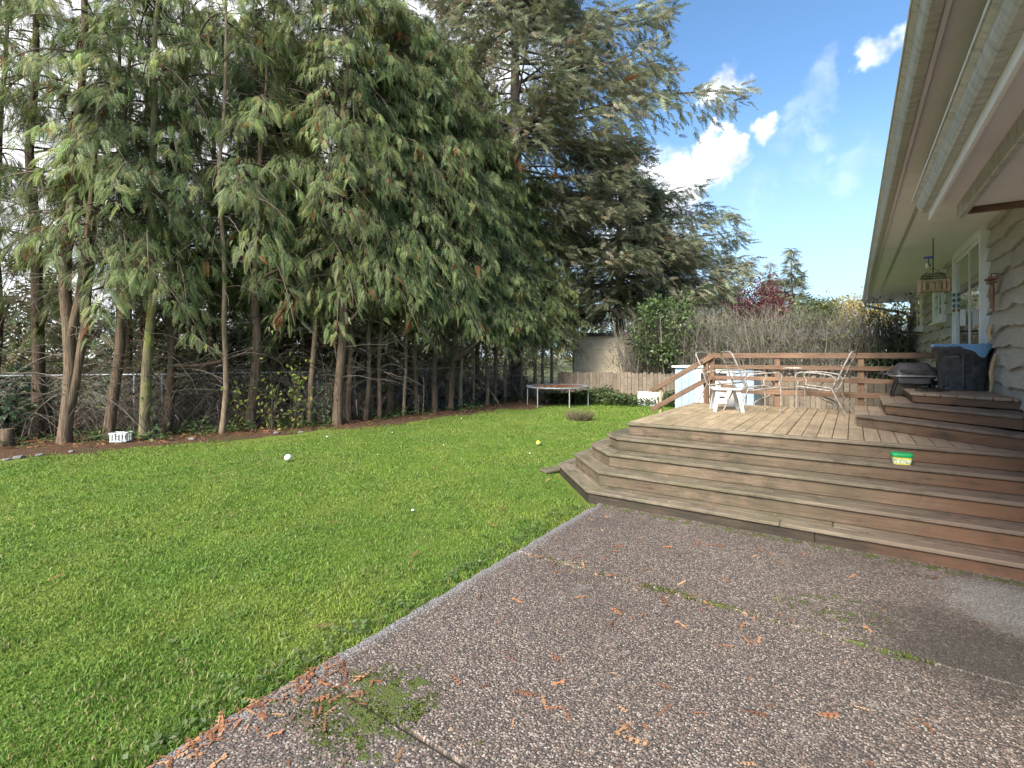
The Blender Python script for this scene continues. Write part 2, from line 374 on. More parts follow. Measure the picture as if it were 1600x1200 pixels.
def mk_aggregate():
    m, t, b = newmat('exposed_aggregate'); pos = nd(t, 'ShaderNodeNewGeometry').outputs['Position']
    sp = nd(t, 'ShaderNodeSeparateXYZ'); t.links.new(pos, sp.inputs[0])
    dn = nd(t, 'ShaderNodeTexNoise', i_Scale=60.0, i_Detail=2.0); t.links.new(pos, dn.inputs['Vector'])
    dv = nd(t, 'ShaderNodeVectorMath', operation='MULTIPLY_ADD'); t.links.new(dn.outputs['Color'], dv.inputs[0]); dv.inputs[1].default_value = (.010, .010, 0); t.links.new(pos, dv.inputs[2])
    vo = nd(t, 'ShaderNodeTexVoronoi', i_Scale=100.0, voronoi_dimensions='2D'); t.links.new(dv.outputs[0], vo.inputs['Vector'])
    cr = nd(t, 'ShaderNodeSeparateColor'); t.links.new(vo.outputs['Color'], cr.inputs[0])
    r = nd(t, 'ShaderNodeValToRGB'); t.links.new(cr.outputs[0], r.inputs[0])
    e = r.color_ramp.elements; e[0].color = (.058, .047, .041, 1); e[1].color = (.44, .38, .315, 1); e[1].position = 1
    for p_, c_ in ((.30, (.11, .087, .073)), (.55, (.195, .155, .13)), (.72, (.19, .12, .088)), (.90, (.32, .265, .21))):
        q = e.new(p_); q.color = (*c_, 1)
    peb = rng_(t, vo.outputs['Distance'], .72, .40)
    c = mixc(t, peb, (.075, .063, .054), r.outputs[0])
    big = noise(t, pos, .8, 6, .65)
    c = mixc(t, rng_(t, big, .45, .72, 0, .5), c, (.080, .062, .050))
    c = mixc(t, rng_(t, noise(t, pos, 2.7, 7, .7), .56, .72, 0, .45), c, (.25, .225, .195))
    # damp dark stain towards the right and the washed pale patch beside the steps
    dx = nd(t, 'ShaderNodeVectorMath', operation='DISTANCE'); t.links.new(pos, dx.inputs[0]); dx.inputs[1].default_value = (.62, 3.75, 0)
    stain = rng_(t, mth(t, 'ADD', dx.outputs['Value'], mth(t, 'MULTIPLY', noise(t, pos, 3, 7, .7), .9)), 1.25, .62, 0, .72)
    c = mixc(t, stain, c, (.035, .032, .024))
    dp = nd(t, 'ShaderNodeVectorMath', operation='DISTANCE'); t.links.new(pos, dp.inputs[0]); dp.inputs[1].default_value = (.95, 4.55, 0)
    pale = rng_(t, mth(t, 'ADD', dp.outputs['Value'], mth(t, 'MULTIPLY', noise(t, pos, 6, 7, .75), 1.1)), 1.15, .8, 0, .9)
    c = mixc(t, mth(t, 'MULTIPLY', pale, .45), c, mixc(t, peb, (.17, .17, .165), (.36, .355, .34)))
    # pale trowelled margin along slab edges
    ed = mth(t, 'ABSOLUTE', mth(t, 'SUBTRACT', sp.outputs[0], -2.34))
    c = mixc(t, mth(t, 'MULTIPLY', rng_(t, mth(t, 'ADD', ed, mth(t, 'MULTIPLY', noise(t, pos, 7, 6, .7), .12)), .17, .07), .5), c, mixc(t, peb, (.10, .10, .10), (.34, .34, .34)))
    # moss: near the open joint, in blotches
    ds = nd(t, 'ShaderNodeVectorMath', operation='DISTANCE'); t.links.new(pos, ds.inputs[0]); ds.inputs[1].default_value = (-1.85, 1.55, 0)
    reg = rng_(t, ds.outputs['Value'], .60, .05, 0, .85)
    j = mth(t, 'ABSOLUTE', mth(t, 'SUBTRACT', sp.outputs[1], 3.46))
    reg = mth(t, 'MAXIMUM', reg, mth(t, 'MULTIPLY', rng_(t, j, .12, .0, 0, .8), rng_(t, noise(t, pos, 2.2, 3), .4, .62)))
    de = nd(t, 'ShaderNodeVectorMath', operation='DISTANCE'); t.links.new(pos, de.inputs[0]); de.inputs[1].default_value = (-.05, 3.85, 0)
    reg = mth(t, 'MAXIMUM', reg, rng_(t, de.outputs['Value'], .75, .1, 0, .52))
    k = mth(t, 'ABSOLUTE', mth(t, 'SUBTRACT', sp.outputs[1], 5.02)); reg = mth(t, 'MAXIMUM', reg, rng_(t, k, .16, .02, 0, .66))
    mn = noise(t, pos, 13, 8, .72)
    mossf = rng_(t, mth(t, 'MULTIPLY_ADD', reg, .34, mn), .71, .77, 0, .95)
    mc = mixc(t, noise(t, pos, 60, 3, .7), (.045, .062, .010), (.125, .155, .028))
    c = mixc(t, mossf, c, mc)
    t.links.new(c, b.inputs['Base Color']); b.inputs['Roughness'].default_value = .62; b.inputs['Specular IOR Level'].default_value = .4
    hgt = mth(t, 'ADD', peb, mth(t, 'MULTIPLY', mossf, noise(t, pos, 120, 3, .7)))
    bump(t, b, hgt, .9, .006); return m
M['agg'] = mk_aggregate()
M['joint'] = plain('joint_dirt', (.05, .045, .03), .95, var=.4, scale=30, bmp=.5)

# ------------------------------------------------------------------ ground, lawn, bed, patio
def sheet(name, poly, z, mat):
    me = bpy.data.meshes.new(name); me.from_pydata([(p[0], p[1], z) for p in poly], [], [tuple(range(len(poly)))])
    me.update(); me.materials.append(mat); o = link(name, me); return prop(o, kind='structure')
if True:
    poly = [(400*math.cos(a), 400*math.sin(a)) for a in np.linspace(0, 2*math.pi, 49)[:-1]]
    prop(sheet('ground', poly, -.06, M['ground']), 'rough green and brown ground around the yard')
# bed edge along the hedge, in image order left to right
bedpx = [(-500, 770), (-150, 735), (0, 716), (60, 712), (140, 704), (250, 694), (330, 690), (420, 680), (500, 671), (570, 668), (650, 657), (720, 648), (790, 638), (830, 640)]
bed = [UZ(x, y)[:2] for x, y in bedpx]
bed0 = np.array(bed); seg_ = np.concatenate([[0], np.cumsum(np.linalg.norm(np.diff(bed0, axis=0), axis=1))]); uu_ = np.linspace(0, seg_[-1], 130)
bed = [(np.interp(u, seg_, bed0[:, 0])+.10*math.sin(u*2.1)+.07*math.sin(u*5.3+1)+.04*math.sin(u*11), np.interp(u, seg_, bed0[:, 1])+.09*math.cos(u*1.7)+.05*math.sin(u*6.1)) for u in uu_]
LX = -2.345
lawn_poly = bed+[tuple(UZ(900, 626)[:2]), tuple(UZ(985, 628)[:2]), (-5.5, 16.6), (1.4, 16.6), (1.4, 9.6), (-2.36, 9.6), (-2.36, 5.0), (LX, 5.0), (LX, -3.0), (-12, -3)]
lawn = prop(sheet('lawn', lawn_poly, -.022, M['lawn']), 'green mown lawn between cedar trees and concrete patio')
bed_poly = [(p[0], p[1]) for p in bed]+[tuple(UZ(900, 626)[:2]), tuple(UZ(985, 628)[:2]), (-5.5, 16.6), (1.4, 16.6), (1.4, 19), (-16, 21), (-18, 14), (-20, 0)]
prop(sheet('planting_bed', bed_poly, -.030, M['soil']), 'brown needle covered soil under the cedar trees')

# patio slabs: recessed joints between them
pat = link('patio', npmesh('patio', np.array([(LX+.01, -2.4, -.02), (1.5, -2.4, -.02), (1.5, 6.0, -.02), (LX+.01, 6.0, -.02)]), np.array([[0, 1, 2, 3]]), M['joint']))
prop(pat, 'exposed aggregate concrete patio in front of the wooden steps', kind='structure')
def slab(y0, y1):
    n = 40; g = random.Random(int(y0*10)+50)
    left = [(LX+g.uniform(-.012, .012), y) for y in np.linspace(y1, y0, n)]
    poly = [(1.495, y0), (1.495, y1)]+left
    top = [(p[0], p[1]) for p in poly]
    mb = MB().prism(top, -.10, 0.0)
    return link('slab', mb.mesh('slab', M['agg'], .006), pat)
for y0, y1 in ((-2.4, -.37), (-.35, 1.523), (1.545, 3.445), (3.473, 6.0)): slab(y0, y1)

# ------------------------------------------------------------------ lawn grass
def in_poly(P, poly):
    poly = np.array(poly); x, y = P[:, 0], P[:, 1]; c = np.zeros(len(P), bool); n = len(poly); j = n-1
    for i in range(n):
        xi, yi = poly[i]; xj, yj = poly[j]
        with np.errstate(divide='ignore', invalid='ignore'):
            k = ((yi > y) != (yj > y)) & (x < (xj-xi)*(y-yi)/(yj-yi)+xi)
        c ^= k; j = i
    return c
def vnoise(P, s, seed=0):
    g = np.random.default_rng(seed); T = g.random((64, 64)); q = P*s; i = np.floor(q).astype(int); f = q-i; f = f*f*(3-2*f)
    a = T[i[:, 0] % 64, i[:, 1] % 64]; b = T[(i[:, 0]+1) % 64, i[:, 1] % 64]; c = T[i[:, 0] % 64, (i[:, 1]+1) % 64]; d = T[(i[:, 0]+1) % 64, (i[:, 1]+1) % 64]
    return (a*(1-f[:, 0])+b*f[:, 0])*(1-f[:, 1])+(c*(1-f[:, 0])+d*f[:, 0])*f[:, 1]
def grass():
    steps_hull = [(-2.36, 5.0), (-2.5, 5.02), (-3.44, 6.05), (-3.44, 6.75), (-2.4, 6.75), (-2.4, 16.6), (2, 16.6), (2, 5)]
    out = []
    N = 3400000
    P = np.stack([rng.uniform(-12, 1.4, N), rng.uniform(-.4, 17, N)], 1)
    d = np.linalg.norm(P, axis=1)
    keep = rng.random(N) < np.clip((2.5/np.maximum(d, 1.6))**1.75, 0, 1)
    P = P[keep]
    # inside a generous view wedge (a few steps of camera movement included)
    t = -P[:, 0]*SN+P[:, 1]*CS; l = P[:, 0]*CS+P[:, 1]*SN
    P = P[(t > 1.2) & (l > -1.25*t-.8)]
    J = (np.stack([vnoise(P, 2.6, 21), vnoise(P, 2.6, 22)], 1)-.5)*1.1+(np.stack([vnoise(P, 9, 23), vnoise(P, 9, 24)], 1)-.5)*.45
    J[P[:, 0] > -4] *= .0
    P = P[in_poly(P+J, lawn_poly) & ~in_poly(P, steps_hull)]
    lim = 185000
    if len(P) > lim: P = P[rng.permutation(len(P))[:lim]]
    d = np.linalg.norm(P, axis=1); n = len(P)
    nz = vnoise(P, .55, 1)*.35+vnoise(P, 2.3, 2)*.3+vnoise(P, 5.5, 5)*.35; nz2 = vnoise(P, 1.1, 3)*.5+vnoise(P, 3.7, 6)*.5; nz3 = vnoise(P, 6, 4)
    hgt = rng.uniform(.010, .029, n)*(.6+.8*nz3)*(1+d*.012); w = rng.uniform(.0013, .0026, n)*(1+d*.24)
    edge = (P[:, 0] > LX-.22) & (P[:, 1] < 5.1); hgt[edge] *= 1.5
    az = rng.uniform(0, 2*math.pi, n); lean = rng.uniform(.2, 1.2, n); a2 = rng.uniform(0, 2*math.pi, n)
    b0 = np.stack([P[:, 0], P[:, 1], np.full(n, -.024)], 1)
    sd = np.stack([np.cos(az), np.sin(az), np.zeros(n)], 1)*w[:, None]
    tip = b0+np.stack([np.cos(a2)*lean*hgt, np.sin(a2)*lean*hgt, hgt], 1)
    mid = b0+np.stack([np.cos(a2)*lean*hgt*.25, np.sin(a2)*lean*hgt*.25, hgt*.62], 1)
    V = np.stack([b0-sd, b0+sd, mid+sd*.8, mid-sd*.8, tip], 1).reshape(-1, 3)
    o = np.arange(n)[:, None]*5
    Fc = np.concatenate([o+np.array([[0, 1, 2]]), o+np.array([[0, 2, 3]]), o+np.array([[3, 2, 4]])])
    base = np.array([.185, .285, .042]); yel = np.array([.31, .34, .07]); dk = np.array([.13, .225, .038]); dry = np.array([.34, .29, .13])
    k = np.clip((nz-.35)*2.4+rng.normal(0, .16, n), 0, 1)[:, None]
    c = dk*(1-k)+base*k
    k2 = np.clip((nz2-.5)*2.0+rng.normal(0, .15, n), 0, 1)[:, None]*.65; c = c*(1-k2)+yel*k2
    dr = (rng.random(n) < .03+.06*edge+.12*(vnoise(P, 1.7, 7) > .72))[:, None]; c = np.where(dr, dry, c)
    bedd = np.min(np.stack([np.linalg.norm(P-np.array(q), axis=1) for q in bed[::5]]), axis=0)
    k3 = np.clip(1-bedd/1.1, 0, 1)[:, None]*.55; c = c*(1-k3)+np.array([.13, .12, .035])*k3
    c = c*rng.uniform(.75, 1.25, n)[:, None]
    o = link('lawn_grass', npmesh('lawn_grass', V, Fc, M['blade'], np.repeat(c, 5, 0)))
    prop(o, 'short green grass blades of the mown lawn', 'grass', kind='stuff')
grass()

# ------------------------------------------------------------------ deck with steps
DZ = .776
deck = thing('wooden_deck', 'weathered wooden deck with wide steps, angled corner and back railing', 'deck', (0, 7.5, 0))
TZ = [.13, .295, .46, .615, DZ]; TY = [5.07, 5.34, 5.61, 5.88, 6.15]; WX = 1.47
LXs = [-3.42, -3.17, -2.92, -2.68, -2.43]; FXs = [-2.47, -2.46, -2.45, -2.44, -2.43]
TB = 6.10; RB = 6.72; NOSE = .026; TK = .036
def offs(path, d):
    """offset a plan polyline inwards (to its left, walking right end -> front-left corner -> left tip -> back)"""
    n = len(path); out = []
    P = [Vector(p) for p in path]
    for i in range(n):
        a = (P[i]-P[i-1]).normalized() if i > 0 else None; b = (P[i+1]-P[i]).normalized() if i < n-1 else None
        f = lambda u: Vector((u.y, -u.x))
        if a is None: out.append(P[i]+f(b)*d)
        elif b is None: out.append(P[i]+f(a)*d)
        else:
            na, nb = f(a), f(b); m = (na+nb).normalized(); out.append(P[i]+m*(d/max(.3, m.dot(na))))
    return [tuple(p) for p in out]
def step_path(k):
    return [(WX, TY[k]), (FXs[k], TY[k]), (LXs[k], TB), (LXs[k], RB)]
for k in range(4):
    p0 = step_path(k)
    wdt = (.27+NOSE+.02)/2
    for r in range(2):                                  # two tread boards per step, mitred round the corner
        a = offs(p0, r*wdt+(.005 if r else 0)); b = offs(p0, (r+1)*wdt)
        for s in range(3):
            if s == 1 and a[2][0] > a[1][0]-.02: continue
            q = [a[s], a[s+1], b[s+1], b[s]]
            d = (a[s+1][0]-a[s][0], a[s+1][1]-a[s][1])
            dz = -.002*r
            if s == 0:
                xm = [-.55, .35, -.2, .7][k]+(.4 if r else 0)   # butt joint along the long run
                qa = [(a[0][0], a[0][1]), (xm+.002, a[0][1]), (xm+.002, b[0][1]), (b[0][0], b[0][1])]
                qb = [(xm-.002, a[0][1]), a[1], b[1], (xm-.002, b[0][1])]
                for qq in ([q] if k else (qa, qb)): board('tread_board', qq, TZ[k]-TK+dz, TZ[k]+dz, d, M['tread'], deck, .007)
            else: board('tread_board', q, TZ[k]-TK+dz, TZ[k]+dz, d, M['tread'], deck, .007)
for k in range(5):
    p0 = step_path(k) if k < 4 else [(WX, TY[4]), (FXs[4], TY[4]), (LXs[4], RB+2.9)]
    zb = -.05 if k == 0 else TZ[k-1]+.002
    a = offs(p0, NOSE); b = offs(p0, NOSE+.035)
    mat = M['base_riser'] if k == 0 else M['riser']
    for s in range(len(a)-1):
        if s == 0:
            cuts = {0: [-.28]}.get(k, []); xs = [a[0][0]]+sorted(cuts, reverse=True)+[None]
            for i in range(len(xs)-1):
                x0 = xs[i]-(.002 if i else 0)
                if xs[i+1] is None: q = [(x0, a[0][1]), a[1], b[1], (x0, b[0][1])]
                else: q = [(x0, a[0][1]), (xs[i+1]+.002, a[0][1]), (xs[i+1]+.002, b[0][1]), (x0, b[0][1])]
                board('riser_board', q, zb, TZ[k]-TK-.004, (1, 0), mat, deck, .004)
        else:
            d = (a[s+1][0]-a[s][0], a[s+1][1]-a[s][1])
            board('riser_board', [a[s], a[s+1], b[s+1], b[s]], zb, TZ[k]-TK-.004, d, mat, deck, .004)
    if k < 4:                                           # closed end of the step at the back of the left return
        board('riser_board', [(a[-1][0], RB-.035), (a[-1][0], RB), (-2.38, RB), (-2.38, RB-.035)], zb, TZ[k]-TK-.004, (1, 0), mat, deck, .004)
# deck surface: boards along the house
bw = .1405; x = -2.43; i = 0
while x < WX-.02:
    x1 = min(x+bw-.006, WX)
    cut = [None, 8.1, 7.6, None, 8.5, 7.3][i % 6]
    segs = [(TY[4]+.092, 9.55)] if cut is None else [(TY[4]+.092, cut-.002), (cut+.002, 9.55)]
    for y0, y1 in segs:
        dz = random.uniform(-.0025, .0025)
        board('deck_board', [(x, y0), (x1, y0), (x1, y1), (x, y1)], DZ-.036+dz, DZ+dz, (0, 1), M['deck_board'], deck, .005)
    x += bw; i += 1
board('nosing_board', [(-2.43, TY[4]), (WX, TY[4]), (WX, TY[4]+.088), (-2.43, TY[4]+.088)], DZ-.038, DZ-.001, (1, 0), M['tread'], deck, .008)
beam('back_rim', (-2.38, 9.50, DZ-.13), (WX, 9.50, DZ-.13), .036, .18, M['riser'], deck)
for y in (6.9, 7.9, 8.9): beam('joist', (-2.36, y, DZ-.13), (WX, y, DZ-.13), .04, .18, M['base_riser'], deck)
for xx, yy in ((-2.3, 9.42), (-2.3, 6.9), (-.5, 9.42), (1.3, 9.42)): beam('support_post', (xx, yy, -.08), (xx, yy, DZ-.04), .09, .09, M['base_riser'], deck)

# fan-shaped landing steps up to the door (corner points from the photograph)
LV = [(.921, (.02, 7.40), (1.46, 6.13), 8.75), (1.061, (.306, 7.66), (1.34, 6.72), 9.0), (1.182, (.59, 7.95), (1.46, 7.42), 9.45)]
for k, (z, A, B, yb) in enumerate(LV):
    z0 = DZ+.002 if k == 0 else LV[k-1][0]+.002
    A, B = Vector(A), Vector(B); d = (B-A).normalized(); nin = Vector((-d.y, d.x))
    if nin.y < 0: nin = -nin
    path = [tuple(B), tuple(A), (A.x, yb)]
    # risers
    a = offs(path, .022); b = offs(path, .055)
    board('riser_board', [a[0], a[1], b[1], b[0]], z0, z-.034, tuple(d), M['riser'], deck, .004)
    board('riser_board', [a[1], a[2], b[2], b[1]], z0, z-.034, (0, 1), M['riser'], deck, .004)
    board('riser_board', [(A.x+.06, yb-.035), (A.x+.06, yb), (1.46, yb), (1.46, yb-.035)], z0, z-.034, (1, 0), M['riser'], deck, .004)
    if k < 2:
        for r in range(2):
            a = offs(path, r*.142+(.004 if r else 0)); b = offs(path, (r+1)*.142)
            board('tread_board', [a[0], a[1], b[1], b[0]], z-.034-.001*r, z-.001*r, tuple(d), M['tread'], deck, .008)
            board('tread_board', [a[1], a[2], b[2], b[1]], z-.034-.001*r, z-.001*r, (0, 1), M['deck_board'], deck, .006)
        n2 = offs(path, .284); yy = n2[2][1]
        board('platform_base', [n2[0], n2[1], n2[2], (1.46, yy), (1.46, n2[0][1])], z-.05, z-.012, (0, 1), M['deck_board'], deck, .004)
    else:
        x = A.x
        while x < 1.44:
            x1 = min(x+.132, 1.46)
            yA = A.y+(x-A.x)/(B.x-A.x)*(B.y-A.y); yB = A.y+(x1-A.x)/(B.x-A.x)*(B.y-A.y)
            j = random.uniform(-.012, .012)
            board('platform_board', [(x, yA+j), (x1, yB+j), (x1, yb), (x, yb)], z-.034, z+random.uniform(-.002, .002), (0, 1), M['deck_board'], deck, .006)
            x += .138

# railing along the back and the sloping stair rail
rail = link('railing', MB().box((-2.09, 9.42, (DZ+1.60)/2), (.085, .085, 1.60-DZ)).mesh('railing', M['rail'], .004), deck)
RY = 9.36
for xx, y2, z0, z1 in ((-2.20, 9.425, DZ-.1, 1.60), (-1.05, 9.425, DZ-.1, 1.60), (.1, 9.425, DZ-.1, 1.60), (1.06, 9.425, DZ-.1, 1.60)):
    beam('post', (xx, y2, z0), (xx, y2, z1), .085, .085, M['rail'], rail)
beam('top_rail', (-2.17, RY+.02, 1.642), (1.12, RY+.02, 1.642), .036, .088, M['rail'], rail)
for zc, hh in ((1.445, .07), (1.25, .07), (1.03, .085)):
    beam('rail_board', (-2.04, RY, zc), (1.12, RY, zc), .036, hh, M['rail'], rail)
beam('sloping_rail', UY(1018, 611, 9.32), UY(1113, 556, 9.32), .036, .09, M['rail'], rail)
beam('sloping_rail', UY(1018, 640, 9.32), UY(1112, 589, 9.32), .036, .09, M['rail'], rail)
q = UY(1032, 600, 9.36); beam('post', (q[0], 9.37, -.06), (q[0], 9.37, q[2]+.02), .05, .05, M['new_wood'], rail)
q = UY(1105, 600, 9.36); beam('post', (q[0], 9.37, DZ-.1), (q[0], 9.37, 1.56), .05, .06, M['rail'], rail)

# ------------------------------------------------------------------ house
HX, HY0, HY1, SZ = 1.50, 1.6, 20.0, 3.42
house = thing('house', 'beige house with wavy edged lap siding, deep white eaves and gutters', 'house', (HX+3, 9, 0))
MB().ab((HX+.02, HY0, -.1), (HX+6, HY1-.02, SZ)).build('wall_core', M['siding'], house)
def siding_course(z, y0, y1, seed, flip=None):
    g = random.Random(seed); n = max(4, int((y1-y0)/.07)); ph = [g.uniform(0, 6.28) for _ in range(4)]; am = g.uniform(.6, 1.15)
    V = []; Fc = []
    for i in range(n+1):
        y = y0+(y1-y0)*i/n
        w = am*(.020*math.sin(y*3.4+ph[0])+.013*math.sin(y*7.9+ph[1]))+.007*math.sin(y*14+ph[2])+.004*math.sin(y*29+ph[3])
        zb = z+w
        V += [(HX+.018, y, z+.262), (HX-.010, y, zb+.11), (HX-.034, y, zb+.010), (HX-.031, y, zb), (HX+.018, y, zb+.004)]
        if i:
            a, b = (i-1)*5, i*5
            Fc += [(a+k, b+k, b+k+1, a+k+1) for k in range(4)]
    V2 = [V[0:5], V[-5:]]
    mb = MB().add(V, Fc); mb.add(V2[0], [(0, 1, 2, 3, 4)]); mb.add(V2[1], [(4, 3, 2, 1, 0)])
    return mb
DY0, DY1, DZB, DZT = 9.12, 11.45, 1.19, 3.36          # glazed door
k = 0
for r in range(16):
    z = -.05+r*.2245
    if z > SZ-.05: break
    joints = [HY0]+sorted(random.Random(r).uniform(a, a+3.0) for a in (2.5, 6.4, 12.2, 15.8))+[HY1]
    for a, b in zip(joints[:-1], joints[1:]):
        pieces = [(a, b)]
        if z+.2 > DZB and z < DZT:                       # leave the door opening free
            pieces = [(p, q) for p, q in ((a, min(b, DY0-.05)), (max(a, DY1+.05), b)) if q-p > .05]
        for p, q in pieces:
            zz = z; k += 1
            mb = siding_course(zz, p+.0015, q-.0015, k)
            mb.v = [(v[0], v[1], min(v[2], SZ-.01)) for v in mb.v]
            mb.build('siding_board', M['siding'], house)
# end wall siding corner board
MB().ab((HX-.02, HY1-.02, -.1), (HX+.07, HY1+.012, SZ)).build('corner_board', M['siding'], house, .004)
# main eave: soffit, frieze, fascia, gutter
GX = .25
sof = MB().ab((GX+.14, HY0, SZ), (HX+6, HY1+.55, SZ+.02)).build('soffit', M['soffit'], house)
MB().ab((GX+.36, HY0, SZ-.008), (GX+.40, HY1+.5, SZ-.002)).build('soffit_seam', M['gutter'], sof)
MB().ab((GX+.125, HY0, SZ-.03), (GX+.155, HY1+.57, SZ+.17)).build('fascia', M['soffit'], house, .003)
MB().ab((GX+.157, HY1+.55, SZ-.03), (HX+6, HY1+.58, SZ+.17)).build('fascia', M['soffit'], house, .003)
def gutter(name, x, z, y0, y1, parent):
    prof = [(0, .125), (.006, .10), (.030, .085), (.036, .055), (.050, .022), (.060, .006), (.066, 0), (.118, 0), (.118, .11)]
    n = len(prof); V = [(x+p[0], y, z+p[1]) for y in (y0, y1) for p in prof]; V += [(x+p[0]+(.003 if i < n-1 else -.003), y, z+p[1]+.003) for y in (y0, y1) for i, p in enumerate(prof)]
    fs = []
    for i in range(n-1):
        fs += [(i, n+i, n+i+1, i+1), (2*n+i+1, 3*n+i+1, 3*n+i, 2*n+i)]
    mb = MB().add(V, fs)
    for y, d in ((y0, -1), (y1, 1)): mb.add([(x+p[0], y, z+p[1]) for p in prof], [tuple(range(n)) if d > 0 else tuple(range(n))[::-1]])
    mb.add([(x-.004, y0, z+.128), (x-.004, y1, z+.128), (x+.016, y1, z+.128), (x+.016, y0, z+.128)], [(0, 1, 2, 3)])
    me = mb.mesh(name, M['gutter']); o = link(name, me, parent)
    lip = MB().ab((x-.005, y0, z+.110), (x+.001, y1+.001, z+.127)).build('gutter_lip', M['white_paint'], o)
    return o
gutter('gutter', GX, SZ-.045, HY0, HY1+.56, house)
# roof slab
pit = math.tan(R(18))
mb = MB(); y0, y1 = HY0, HY1+.6; xa, xb = GX+.10, GX+6.5
z0 = SZ+.20
mb.add([(xa, y0, z0-.02), (xb, y0, z0+pit*(xb-xa)), (xb, y1, z0+pit*(xb-xa)), (xa, y1, z0-.02), (xa, y0, z0-.06), (xb, y0, z0-.06+pit*(xb-xa)), (xb, y1, z0-.06+pit*(xb-xa)), (xa, y1, z0-.06)],
       [(0, 1, 2, 3), (7, 6, 5, 4), (0, 3, 7, 4), (1, 5, 6, 2), (3, 2, 6, 7), (0, 4, 5, 1)])
M['shingle'] = plain('roof_shingle', (.10, .095, .09), .9, var=.4, scale=12, bmp=.4)
mb.build('roof', M['shingle'], house)
# lower eave over the door side of the house (ends above the steps)
EY = 6.12; EX = .47; EZ = 3.03
MB().ab((EX+.12, HY0, EZ-.10), (EX+.145, EY, EZ+.12)).build('fascia', M['soffit'], house, .003)
MB().ab((EX+.146, HY0, EZ+.02), (EX+.36, EY-.01, EZ+.04)).build('soffit', M['soffit'], house)
MB().ab((EX+.33, HY0, EZ-.115), (EX+.375, EY+.012, EZ+.06)).build('eave_beam', M['gutter'], house, .004)
MB().ab((EX+.376, HY0, EZ-.03), (HX-.022, EY-.02, EZ-.01)).build('soffit', M['soffit'], house)
MB().ab((EX+.39, EY-.05, EZ-.085), (HX-.02, EY+.01, EZ-.032)).build('end_trim', M['rail'], house, .004)
MB().ab((EX+.146, EY-.012, EZ+.042), (HX-.022, EY+.008, SZ-.012)).build('gable_end', M['soffit'], house, .003)
MB().ab((EX+.05, HY0, EZ+.125), (HX-.022, EY-.014, EZ+.15)).build('lower_roof', M['shingle'], house)
gutter('gutter', EX, EZ-.02, HY0, EY, house)
# bracket where the beam ends
mb = MB(); mb.add([(EX+.325, EY+.016, EZ-.14), (EX+.325, EY+.016, EZ+.02), (EX+.46, EY+.016, EZ+.02), (EX+.325, EY+.03, EZ-.14), (EX+.325, EY+.03, EZ+.02), (EX+.46, EY+.03, EZ+.02)],
                  [(0, 1, 2), (5, 4, 3), (0, 3, 4, 1), (1, 4, 5, 2), (2, 5, 3, 0)])
mb.build('bracket', M['white_paint'], house)
# downspout at the far corner
mb = MB(); mb.tube([(GX+.08, HY1-.1, SZ-.04), (GX+.10, HY1-.1, SZ-.16), (HX-.10, HY1-.02, SZ-.46), (HX-.045, HY1-.02, SZ-.62), (HX-.045, HY1-.02, .0)], .04, 8)
mb.build('downspout', M['white_paint'], house)
# window / door builder on the wall plane
def glazed(name, y0, y1, z0, z1, fw, panes, parent, sill=False, depth=.07):
    fr = MB()
    xo, xi = HX-depth, HX+.03
    fr.ab((xo, y0, z1-fw), (xi, y1, z1)); fr.ab((xo, y0, z0), (xi, y1, z0+fw))
    fr.ab((xo+.001, y0, z0+fw), (xi, y0+fw, z1-fw)); fr.ab((xo+.001, y1-fw, z0+fw), (xi, y1, z1-fw))
    w = link(name, fr.mesh(name, M['white_paint'], .004), parent)
    n = len(panes)
    for i, (a, b) in enumerate(panes):
        s = MB(); sw = .055; x2 = HX-depth+.022+.012*(i % 2)
        s.ab((x2, a, z1-fw-sw), (x2+.03, b, z1-fw)); s.ab((x2, a, z0+fw), (x2+.03, b, z0+fw+sw*1.3))
        s.ab((x2+.001, a, z0+fw+sw*1.3), (x2+.03, a+sw, z1-fw-sw)); s.ab((x2+.001, b-sw, z0+fw+sw*1.3), (x2+.03, b, z1-fw-sw))
        s.build('sash', M['white_paint'], w, .003)
        MB().ab((x2+.012, a+sw-.005, z0+fw+sw*1.3-.005), (x2+.016, b-sw+.005, z1-fw-sw+.005)).build('pane', M['glass'], w)
    if sill: MB().ab((HX-depth-.05, y0-.04, z0-.045), (HX+.02, y1+.04, z0-.001)).build('sill', M['white_paint'], w, .004)
    return w
d = glazed('glass_door', DY0, DY1, DZB, DZT, .09, [(DY0+.09, DY0+.98), (DY0+.99, DY1-.09)], house, depth=.085)
MB().ab((HX-.15, DY0+1.0, 2.1), (HX-.09, DY0+1.03, 2.35)).build('handle', M['white_paint'], d, .004)
MB().ab((HX-.05, DY0-.02, DZT+.001), (HX+.02, DY1+.02, SZ-.001)).build('head_trim', M['white_paint'], house, .003)
glazed('window', 12.8, 14.2, 2.34, 3.34, .07, [(12.87, 13.5), (13.51, 14.13)], house, True)
glazed('window', 16.6, 18.9, 2.30, 3.32, .07, [(16.67, 17.7), (17.71, 18.83)], house, True)
# bracket arm near the far window
MB().tube([UX(1441, 520, HX-.02), UX(1436, 519, HX-.30), UX(1405, 520, HX-.95)], .018, 6).build('bracket_arm', M['iron'], house)

